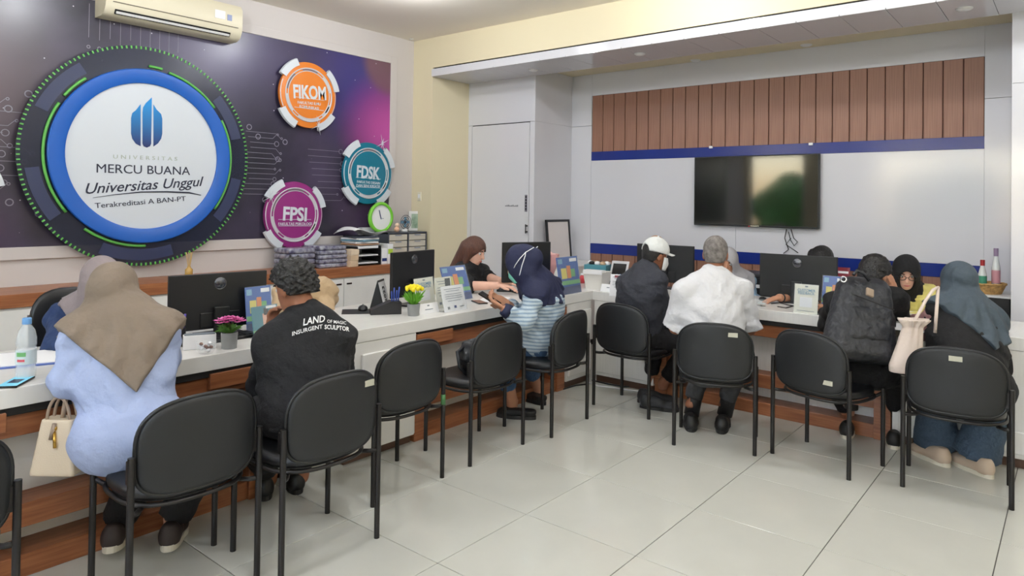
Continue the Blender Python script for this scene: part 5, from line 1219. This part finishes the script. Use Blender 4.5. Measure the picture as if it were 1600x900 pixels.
# right counter
monitor('black monitor behind the young man in the white cap', -2.84, 5.62, .0, .55, .33, .82)
p = ony(1025, 384, 6.3); t = thing('round_mirror', 'round wooden framed mirror behind the white cap', 'mirror', (p[0], 6.3, p[2]))
MB().lathe([(.085, -.008), (.1, -.012), (.105, 0), (.1, .012), (.085, .008), (.085, -.008)], n=36, axis='y').build('wood_ring', mat('pale wood ring', (178, 132, 92), .5), t, True); MB().lathe([(.001, 0), (.088, 0), (.088, .004), (.001, .004)], n=36, axis='y').build('mirror_glass', mat('dark green mirror', (40, 52, 40), .1), t)
MB().box(-.012, .012, .0, .02, -p[2]+.02, -.09).build('stem', mat('pale wood ring', (178, 132, 92), .5), t); MB().box(-.12, .12, -.1, .12, -p[2], .025-p[2]).build('foot', m_black, t)
t = thing('webcam', 'small white webcam in front of the corner monitor', 'webcam', (-2.58, 5.4, ZT)); MB().sphere((0, 0, .05), .03, 16, 12).build('head', m_frame, t, True); MB().sphere((.0, -.024, .055), .012, 10, 8).build('lens', m_blackg, t, True); MB().lathe([(.001, 0), (.035, 0), (.03, .012), (.01, .03)], n=18).build('base', m_frame, t, True)
monitor('large black monitor seen from behind at the right counter', -1.67, 5.52, .04, .57, .335, .80)
p = onz(1190, 478, ZT); t = thing('glass_bowl', 'small clear glass bowl on the right counter', 'bowl', p); MB().lathe([(.001, 0), (.03, 0), (.036, .02), (.042, .045), (.039, .045), (.033, .02), (.001, .005)], n=24).build('bowl', m_acr, t, 'auto'); MB().lathe([(.001, .02), (.032, .02)], n=20).build('contents', mat('pale blue filling', (196, 216, 220), .4), t)
p = onz(1192, 469, ZT); t = thing('computer_mouse', 'black computer mouse under the clerk hand behind the glass bowl', 'mouse', p, .5); mbm = MB().sphere((0, 0, .006), (.03, .05, .022), 18, 12)
bmesh.ops.bisect_plane(mbm.bm, geom=mbm.bm.verts[:]+mbm.bm.edges[:]+mbm.bm.faces[:], plane_co=(0, 0, 0), plane_no=(0, 0, -1), clear_outer=True); mbm.build('shell', m_black, t, True); MB().tube([(0, -.02, .026), (0, -.035, .02)], .004, 8).build('wheel', m_dark, t, True)
_g = P10['g']; _q = _g['wrr']+(_g['elr']-_g['wrr'])*.1-P10['base']; _d = nrm(_g['elr']-_g['wrr']); _u2 = nrm(np.cross(_d, Z)); _v2 = np.cross(_d, _u2)
MB().tube([_q+.033*(math.cos(2*PI*k/16)*_u2+math.sin(2*PI*k/16)*_v2) for k in range(16)], .006, 6, closed=True).build('wrist_band', m_black, P10['root'], True)
feedback(card('sign_stand', 'ivory customer feedback stand at the edge of the right counter', 'sign stand', (1240, 488), (1277, 492), .2, .03, m_ivory, pic=FEED))
o_ = None
card('brochure_holder', 'clear holder with blue brochure in front of the backpack person', 'brochure holder', (1283, 486), (1320, 490), .25, .05, m_bro, pic=BRO)
card('brochure', 'maroon topped brochure standing behind the blue brochure', 'brochure', (1286, 474), (1326, 478), .285, .03, m_redp, acr=False, pic=[(-.35, -.25, .85, .93, m_paper), (.05, .45, .84, .9, m_paper)])
phone('black phone at the counter edge beside the backpack', onz(1291, 489, ZT), .2+PI/2, m_blackg)
p = onz(1328, 470, ZT); t = thing('figurine', 'small red and white figurine behind the backpack', 'figurine', p); MB().lathe([(.001, 0), (.03, 0), (.034, .05), (.018, .075)], n=16).build('figure_body', mat('red ceramic', (180, 44, 50), .4), t, True); MB().sphere((0, 0, .1), .032, 14, 10).build('figure_head', m_paper, t, True)
tag(MB().box(-.1, .1, -.14, .14, 0, .003).build('paper_form', m_paper, loc=onz(1418, 512, ZT)), 'white paper form between the clerk in yellow and visitors', 'paper').rotation_euler = (0, 0, .1)
o = MB().tube([onz(*q, ZT+.006) for q in ((1205, 474), (1218, 473), (1230, 476), (1240, 478), (1228, 481), (1215, 479))], .004, 6).build('desk_cable', m_black, None, True); tag(o, 'black cable curled beside the feedback stand', 'cable')
# printer behind, low back cabinet
p = ony(1185, 440, 6.45); t = thing('printer', 'black printer with white label behind the old man', 'printer', (p[0], 6.45, .46)); MB().box(-.2, .22, -.15, .15, .0, .4, .012).build('printer_body', m_black, t); MB().box(-.2, .22, -.16, .15, .4, .43, .006).build('lid', mat('printer grey', (60, 60, 62), .4), t); MB().box(.0, .07, -.154, -.149, .3, .33).build('label_tag', m_paper, t)
t = thing('printer_stand', 'small dark stand below the black printer', 'stand', (p[0], 6.45, 0)); MB().box(-.22, .24, -.16, .16, .44, .46).build('stand_top', m_dark, t)
for sx in (-.2, .22):
    for sy in (-.14, .14): MB().box(sx-.015, sx+.015, sy-.015, sy+.015, 0, .44).build('leg', m_dark, t)
# right end clutter
xb = -.62; yb = 6.38
t = thing('side_cabinet', 'black side cabinet at the right end of the screen wall', 'cabinet', (xb, yb, 0)); MB().box(-.2, .24, -.2, .22, .05, .86, .005).build('body', m_black, t); MB().box(-.21, .25, -.21, .22, .86, .875, .002).build('cabinet_board', m_frame, t); MB().lathe([(.001, -.206), (.02, -.206), (.022, -.2)], (.08, 0, .8), 16, 'y').build('knob', m_chrome, t)
t = thing('wicker_basket', 'shallow wicker basket on the black side cabinet', 'basket', (xb+.08, yb-.05, .875)); MB().lathe([(.001, 0), (.1, 0), (.13, .07), (.125, .075), (.095, .008), (.001, .008)], n=28).build('basket_body', mat('wicker', (190, 150, 92), .7, var=.3, vscale=60, bump=.8, bscale=90), t, 'auto'); MB().tube([(.128*math.cos(2*PI*k/30), .128*math.sin(2*PI*k/30), .073+.003*(k % 2)) for k in range(30)], .008, 6, closed=True).build('rim', mat('wicker', (190, 150, 92)), t, True)
for (dx, dy, h_, c_, cc, lb) in ((.06, -.05, .24, (70, 150, 120), (170, 40, 44), 'green labelled bottle with red cap in the wicker basket'), (.14, 0, .33, (206, 150, 160), (150, 130, 160), 'tall pink bottle in the wicker basket')):
    t = thing('bottle', lb, 'bottle', (xb+dx, yb+dy, .884)); MB().lathe([(.001, 0), (.027, 0), (.028, h_*.55), (.015, h_*.78), (.013, h_*.84)], n=18).build('bottle_body', mat(lb[:12]+' plastic', (220, 224, 222), .15), t, True); MB().lathe([(.0285, h_*.2), (.0288, h_*.5)], n=18).build('label_wrap', mat(lb[:12]+' label', c_, .5), t, True); MB().lathe([(.0155, h_*.82), (.0155, h_), (.001, h_)], n=14).build('cap', mat(lb[:12]+' cap', cc, .4), t, 'auto')
t = thing('bottle', 'small dark capped bottle beside the wicker basket', 'bottle', (xb-.13, yb-.1, .875)); MB().lathe([(.001, 0), (.024, 0), (.024, .06), (.018, .075)], n=18).build('bottle_body', m_acr, t, True); MB().lathe([(.02, .07), (.02, .11), (.001, .11)], n=14).build('cap', m_black, t, 'auto')
# ------------------------------------------------------------------ things on the wooden wall ledge
ZL = .86
def ledge(px, py, dx=0.0): q = onz(px, py, ZL); return A3(min(q[0]+dx, XL+.4), q[1], ZL)
t = thing('reed_diffuser', 'reed diffuser bottle on the ledge above the large monitor', 'diffuser', (XL+.2, onx(295, 430, XL+.2)[1], ZL)); MB().lathe([(.001, 0), (.03, 0), (.03, .06), (.014, .075), (.014, .085)], n=20).build('jar', mat('amber glass', (196, 160, 90), .2), t, True)
for k in range(6): MB().tube([(0, 0, .03), (.02*math.cos(k), .025*math.sin(k), .2)], .003, 6).build('reed', mat('reed tan', (206, 176, 124), .7), t)
t = thing('wrapped_stack', 'stack of plastic wrapped goods on the ledge below the purple sign', 'packages', (XL+.22, onx(510, 415, XL+.22)[1], ZL)); m_wrapp = mat('shiny plastic wrap', (176, 178, 190), .15, var=.5, vscale=22, bump=1.0, bscale=25, col2=(84, 80, 110))
for k in range(5): MB().box(-.14+.01*(k % 2), .14, -.17, .16-.008*k, k*.042, k*.042+.04, .012).build('package', m_wrapp, t, True)
t = thing('wrapped_bundle', 'crumpled clear plastic bundle on the ledge behind the curly haired man', 'packages', (XL+.22, onx(470, 418, XL+.22)[1]-.06, ZL))
for k in range(4): MB().box(-.13, .13, -.15, .13, k*.05, k*.05+.048, .015).build('package', m_wrapp, t, True)
for k, c_ in enumerate(((214, 190, 160), (206, 180, 150), (224, 204, 178))):
    o = MB().box(-.06, .06, -.045, .045, 0, .055, .003).build('carton', mat('tan carton %d' % k, c_, .7), loc=(XL+.36, onx(536, 420, XL+.36)[1]+.09+.004*k, ZL+.056*k)); tag(o, ('lowest small tan carton of the stack on the ledge', 'middle small tan carton of the stack on the ledge', 'topmost small tan carton of the stack on the ledge')[k], 'box')
yy = onx(562, 410, XL+.24)[1]
t = thing('letter_tray', 'black stacked letter tray full of papers on the ledge', 'letter tray', (XL+.24, yy, ZL))
for k in range(3):
    MB().box(-.15, .15, -.15, .15, .01+k*.075, .016+k*.075).build('tray', m_black, t); MB().box(-.13, .14, -.14, .12, .018+k*.075, .03+k*.075+.012*(k == 2)).build('papers', m_paper, t)
for sx in (-.145, .145): MB().box(-.15, .15, sx-.004, sx+.004, 0, .19).build('side', m_black, t)
t = thing('magazine_pile', 'untidy pile of papers and magazines on the letter tray', 'papers', (XL+.24, yy, ZL+.2))
for k, (c_, rz_) in enumerate((((190, 150, 120), .1), ((236, 236, 236), -.15), ((120, 160, 180), .25), ((240, 240, 240), .05), ((60, 64, 80), -.3))):
    mg = MB().box(-.14, .14, -.13, .13, .018*k, .018*k+.015, .002).build('magazine', mat('magazine %d' % k, c_, .5), t); mg.rotation_euler = (0, 0, rz_)
sh = MB().grid(lambda u, v: (-.17+.34*v, -.2+.42*u, .105+.05*math.sin(u*5+v*2)+.05*u*(1-u)*4*(.4+v)), 12, 8).build('loose_sheet', m_paper, t, True); sm = sh.modifiers.new('t', 'SOLIDIFY'); sm.thickness = .002
for k in range(2):
    t = thing('binder', ('white binder beside the letter tray', 'white binder with lime label beside the drawer unit')[k], 'binder', (XL+.25, yy+.195+.078*k, ZL)); MB().box(-.14, .14, -.036, .036, 0, .16 if k == 0 else .2, .003).build('cover', m_paper, t); MB().box(.139, .142, -.03, .03, .1 if k else .03, .15 if k else .06).build('spine_label', mat('lime label', (176, 206, 60), .5) if k else m_navyp, t)
t = thing('brochure_stack_holder', 'clear container of rolled papers between clock and binders', 'container', (XL+.06, onx(607, 385, XL+.3)[1]-.1, ZL)); MB().box(-.045, .045, -.09, .09, 0, .3, .003).build('container', m_acr, t); MB().box(-.035, .035, -.08, .08, .005, .36).build('paper_bundle', mat('grey white papers', (200, 202, 208), .6), t)
yd0, yd1 = onx(607, 385, XL+.3)[1], onx(677, 385, XL+.3)[1]
yd1 = min(yd1, 5.3); zt = 1.17
t = thing('drawer_unit', 'grey desktop drawer unit with cream drawers on the ledge', 'drawer unit', (XL+.02, yd0, ZL)); Lw = yd1-yd0; hz = zt-ZL
m_dg = mat('dark grey plastic', (70, 74, 84), .5)
MB().box(0, .27, 0, Lw, 0, .012).build('shell', m_dg, t); MB().box(0, .27, 0, Lw, hz-.014, hz).build('shell', m_dg, t)
for u in (0, Lw*.5, Lw-.014): MB().box(0, .275, u, u+.014, 0, hz).build('shell', m_dg, t)
for c_ in range(2):
    for r_ in range(4):
        d = MB().box(.02, .268, c_*Lw*.5+.016, (c_+1)*Lw*.5-.004, .015+r_*(hz-.03)/4, .015+(r_+.9)*(hz-.03)/4, .004).build('drawer', mat('drawer cream', (206, 200, 186), .5), t)
        MB().box(.268, .274, c_*Lw*.5+.1, (c_+1)*Lw*.5-.09, .015+(r_+.72)*(hz-.03)/4, .015+(r_+.85)*(hz-.03)/4).build('pull', mat('pull blue grey', (130, 140, 160), .4), d)
q = onx(600, 340, XL+.2); t = thing('wall_clock', 'green rimmed round clock standing on the ledge beside the drawer unit', 'clock', (XL+.14, q[1], q[2]))
MB().lathe([(.135, -.02), (.155, -.015), (.165, .01), (.155, .03), (.135, .03), (.13, .015)], n=48, axis='x').build('rim', mat('lime green', (120, 200, 60), .4), t, True); MB().lathe([(.001, .012), (.135, .012), (.135, -.018), (.001, -.018)], n=48, axis='x').build('dial', m_paper, t)
MB().obox((.016, -.015, .03), (1, 0, 0), (0, 1, 0), nrm(A3(0, -.3, 1)), .001, .005, .05).build('hand', m_navyp, t); MB().obox((.017, .02, -.01), (1, 0, 0), (0, 1, 0), nrm(A3(0, 1, -.4)), .001, .012, .005).build('hand', m_navyp, t)
MB().box(-.05, .0, -.05, .05, ZL-q[2], -.14).build('clock_support', m_acr, t)
q = onx(631, 360, XL+.2); t = thing('desk_fan', 'small white desk fan on the drawer unit', 'fan', (XL+.2, q[1], zt)); MB().lathe([(.001, 0), (.045, 0), (.04, .03), (.015, .04)], n=20).build('base', m_frame, t, True)
for rr in (.03, .055, .075): MB().tube([(.03, rr*math.cos(2*PI*k/28), .105+rr*math.sin(2*PI*k/28)) for k in range(28)], .0035, 6, closed=True).build('guard_ring', m_dg, t, True)
for k in range(4): MB().obox((.02, .03*math.cos(k*PI/2), .105+.03*math.sin(k*PI/2)), (1, 0, 0), (0, math.cos(k*PI/2), math.sin(k*PI/2)), (0, -math.sin(k*PI/2), math.cos(k*PI/2)), .003, .028, .014).build('blade', m_lbl, t)
MB().tube([(-.03, 0, .105), (.025, 0, .105)], .018, 14).build('motor', m_dg, t, True); MB().tube([(-.01, 0, .03), (-.01, 0, .1)], .008, 8).build('neck', m_frame, t)
q = onx(646, 360, XL+.1); t = thing('photo_frame', 'white photo frame with a green photo on the drawer unit', 'photo frame', (XL+.1, q[1]+.06, zt), -.6); MB().box(-.008, .008, -.1, .1, 0, .22, .003).build('frame', m_frame, t); MB().box(.0075, .0095, -.07, .07, .03, .19).build('photo', mat('green photo', (176, 196, 180), .3, var=.4, vscale=20, col2=(110, 140, 116)), t)
q = onx(618, 360, XL+.22); t = thing('figurine', 'small peach figurine beside the desk fan', 'figurine', (XL+.24, q[1], zt)); MB().sphere((0, 0, .03), (.03, .03, .03), 12, 8).build('figure_body', mat('peach ceramic', (226, 180, 150), .5), t, True); MB().sphere((0, .005, .075), .024, 12, 8).build('figure_head', mat('peach light', (236, 206, 180), .5), t, True)
# ------------------------------------------------------------------ bags
m_cream2 = mat('cream leather', (216, 200, 176), .45, bump=.1, bscale=200); m_strap = mat('taupe strap', (160, 140, 122), .5); m_gold = mat('gold metal', (200, 160, 80), .25, metal=1)
c = D(96, 692, 2.72); t = thing('handbag', 'cream leather handbag hanging at the side of the woman in light blue', 'handbag', c)
ax = nrm(rt*A3(1, 1, 0)); ay = nrm(A3(fw[0], fw[1], 0))
def bagf(p):
    u = p@ax.astype(np.float32); v = p@ay.astype(np.float32); z = p[:, 2]; k_ = (z+.1)/.2
    hw = .075-.026*k_; hd = .05-.025*k_; qx = np.abs(u)-hw; qy = np.abs(v)-hd; qz = np.abs(z)-.1
    o_ = np.sqrt(np.maximum(qx, 0)**2+np.maximum(qy, 0)**2+np.maximum(qz, 0)**2)+np.minimum(np.maximum(np.maximum(qx, qy), qz), 0)-.012
    return np.maximum(o_, z-.1)
sdf_obj('bag_body', bagf, (-.13, -.13, -.13), (.13, .13, .13), .006, m_cream2, t, (0, 0, 0))
for s_ in (-1, 1): MB().tube([ax*.045*math.cos(PI*k/14)+ay*.022*s_+Z*(.085+.1*math.sin(PI*k/14)) for k in range(15)], .006, 8).build('handle', m_strap, t, True)
sp = P1['g']['shl']-c+Z*.07
MB().tube([A3(0, 0, .08), (D(100, 640, 2.72)-c), (D(112, 570, 2.76)-c), (D(126, 500, 2.84)-c), sp+A3(0, 0, .03)+nrm(fw)*.06], .009, 8).build('shoulder_strap', m_strap, t, True)
MB().sphere(tuple(-ay*.04+Z*.07), .01, 10, 8).build('clasp', m_gold, t, True); MB().tube([-ay*.045+Z*.06, -ay*.058+ax*.012+Z*.0], .006, 8).build('key_charm', m_gold, t, True); MB().tube([-ay*.045+Z*.09, -ay*.05-ax*.01+Z*.03], .008, 8).build('leather_tag', m_strap, t, True)
# white drawstring bag
c = D(1428, 540, 3.9); t = thing('drawstring_bag', 'cream canvas drawstring bag hanging beside the slate headscarf woman', 'bag', c)
def bag2(p):
    u = p@ax.astype(np.float32); v = p@ay.astype(np.float32); z = p[:, 2]; k_ = np.clip((z+.15)/.3, 0, 1); u = u+.05*(1-k_)
    an = np.arctan2(v, u); r_ = .1-.055*np.clip(k_, 0, .85)+np.maximum(k_-.85, 0)*.25+.012*np.sin(an*8)*k_*k_-.03*np.maximum(.12-k_, 0)*4
    return np.maximum(np.sqrt(u*u+(v*1.5)**2)-r_, np.abs(z)-.15)*.8
sdf_obj('bag_body', bag2, (-.2, -.2, -.18), (.2, .2, .18), .007, cloth('cream canvas', (222, 206, 196)), t, (0, 0, 0))
for q in ([(1430, 500, 3.88), (1446, 470, 3.92), (1458, 453, 3.95), (1466, 449, 4.0)], [(1461, 520, 3.9), (1463, 490, 3.9), (1465, 460, 3.95), (1466, 449, 4.0)]):
    MB().tube([D(*k_)-c for k_ in q], .009, 8).build('strap', cloth('cream canvas', (222, 206, 196)), t, True)
# backpack
m_nyl = cloth('black nylon', (24, 27, 34), .45, .5, 18); g11 = P11['g']; bF, bR, bU = P11['F'], P11['R'], P11['U']
c = D(1345, 496, 4.12); t = thing('backpack', 'large black backpack worn by the person at the right counter', 'backpack', c)
BR = np.stack([bR, bF, nrm(A3(0, 0, 1)*.8+bU*.2)]).astype(np.float32)
def rb(p, c0, hx, hy, hz, r_, tp=0.0):
    q = (p-c0)@BR.T; kx = 1-tp*np.clip(q[:, 2]/hz, -1, 1); q = np.abs(q)-np.stack([hx*kx-r_, np.full(len(p), hy-r_), np.full(len(p), hz-r_)], 1)
    return np.linalg.norm(np.maximum(q, 0), axis=1)+np.minimum(q.max(1), 0)-r_
def bpk(p):
    p = p.astype(np.float32)
    return smin(rb(p, np.zeros(3, np.float32), .185, .085, .245, .075, .2), rb(p, np.float32(-BR[1]*.0-BR[2]*.2), .18, .09, .06, .05), .03)+fold(p, .003, 45, 2)
sdf_obj('main_body', bpk, (-.36, -.36, -.36), (.36, .36, .36), .009, m_nyl, t, (0, 0, 0))
sdf_obj('front_pocket', lambda p: rb(p.astype(np.float32), np.float32(-BR[1]*.075-BR[2]*.06), .135, .045, .105, .035)+fold(p, .003, 55, 1), (-.36, -.36, -.36), (.36, .36, .36), .009, m_nyl, t, (0, 0, 0))
MB().tube([BR[0]*(-.13+.26*k/10)-BR[1]*.12+BR[2]*(.045) for k in range(11)], .004, 6).build('zip', m_black, t, True)
MB().obox(-BR[1]*.09+BR[2]*.11, BR[0], BR[1], BR[2], .022, .008, .022, .004).build('emblem_patch', m_strap, t); MB().obox(-BR[1]*.122+BR[0]*.06-BR[2]*.09, BR[0], BR[1], BR[2], .03, .003, .004).build('brand_tag', m_paper, t)
MB().lathe([(.012, 0), (.02, .004), (.02, -.004), (.012, 0)], tuple(-BR[0]*.15-BR[1]*.07+BR[2]*.14), 14, 'y').build('grommet', m_chrome, t, True)
MB().tube([BR[2]*.235-BR[0]*.05, BR[2]*.28-BR[0]*.02+BR[1]*.02, BR[2]*.28+BR[0]*.02+BR[1]*.02, BR[2]*.235+BR[0]*.05], .01, 8).build('grab_handle', m_nyl, t, True)
for s_, sh_ in ((-1, 'shl'), (1, 'shr')):
    q = g11[sh_]-c; MB().tube([BR[0]*s_*.07+BR[2]*.2+BR[1]*.06, q*.6+BR[2]*.1+BR[0]*s_*.0, q+Z*.065-bR*s_*.05+bF*.03, q+bF*.1-bR*s_*.05-Z*.03], [.02, .022, .022, .018], 10).build('shoulder_strap', m_nyl, t, True)
# bag on the seat of chair with bag
c4 = np.array(CHAIRS[4].location); t = thing('shoulder_bag', 'black soft bag lying on the empty chair seat', 'bag', c4+A3(-.22, .02, .46))
sdf_obj('bag_body', lambda p: np.sqrt((p[:, 0]/.09)**2+(p[:, 1]/.11)**2+((p[:, 2]-.1)/.105)**2)*.09-.09+fold(p, .007, 50, 4), (-.2, -.22, -.06), (.2, .22, .32), .009, m_nyl, t, (0, 0, 0))
MB().tube([(-.02, -.06, .16), (.0, -.15, .14), (.04, -.17, .06), (.06, -.13, .015)], .012, 8).build('strap', m_nyl, t, True)
# cables on the floor
for k, pts in enumerate(([(918, 598), (935, 603), (960, 606), (990, 610), (1010, 612)], [(925, 594), (950, 600), (975, 604), (1005, 604)], [(880, 608), (900, 602), (918, 600)])):
    o = MB().tube([onz(*q, .006) for q in pts], .006, 6).build('floor_cable', (m_paper, m_black, m_black)[k], None, True); tag(o, ('white cable lying on the floor at the counter corner', 'black cable lying on the floor at the counter corner', 'short black cable on the floor beside the wooden bay')[k], 'cable')
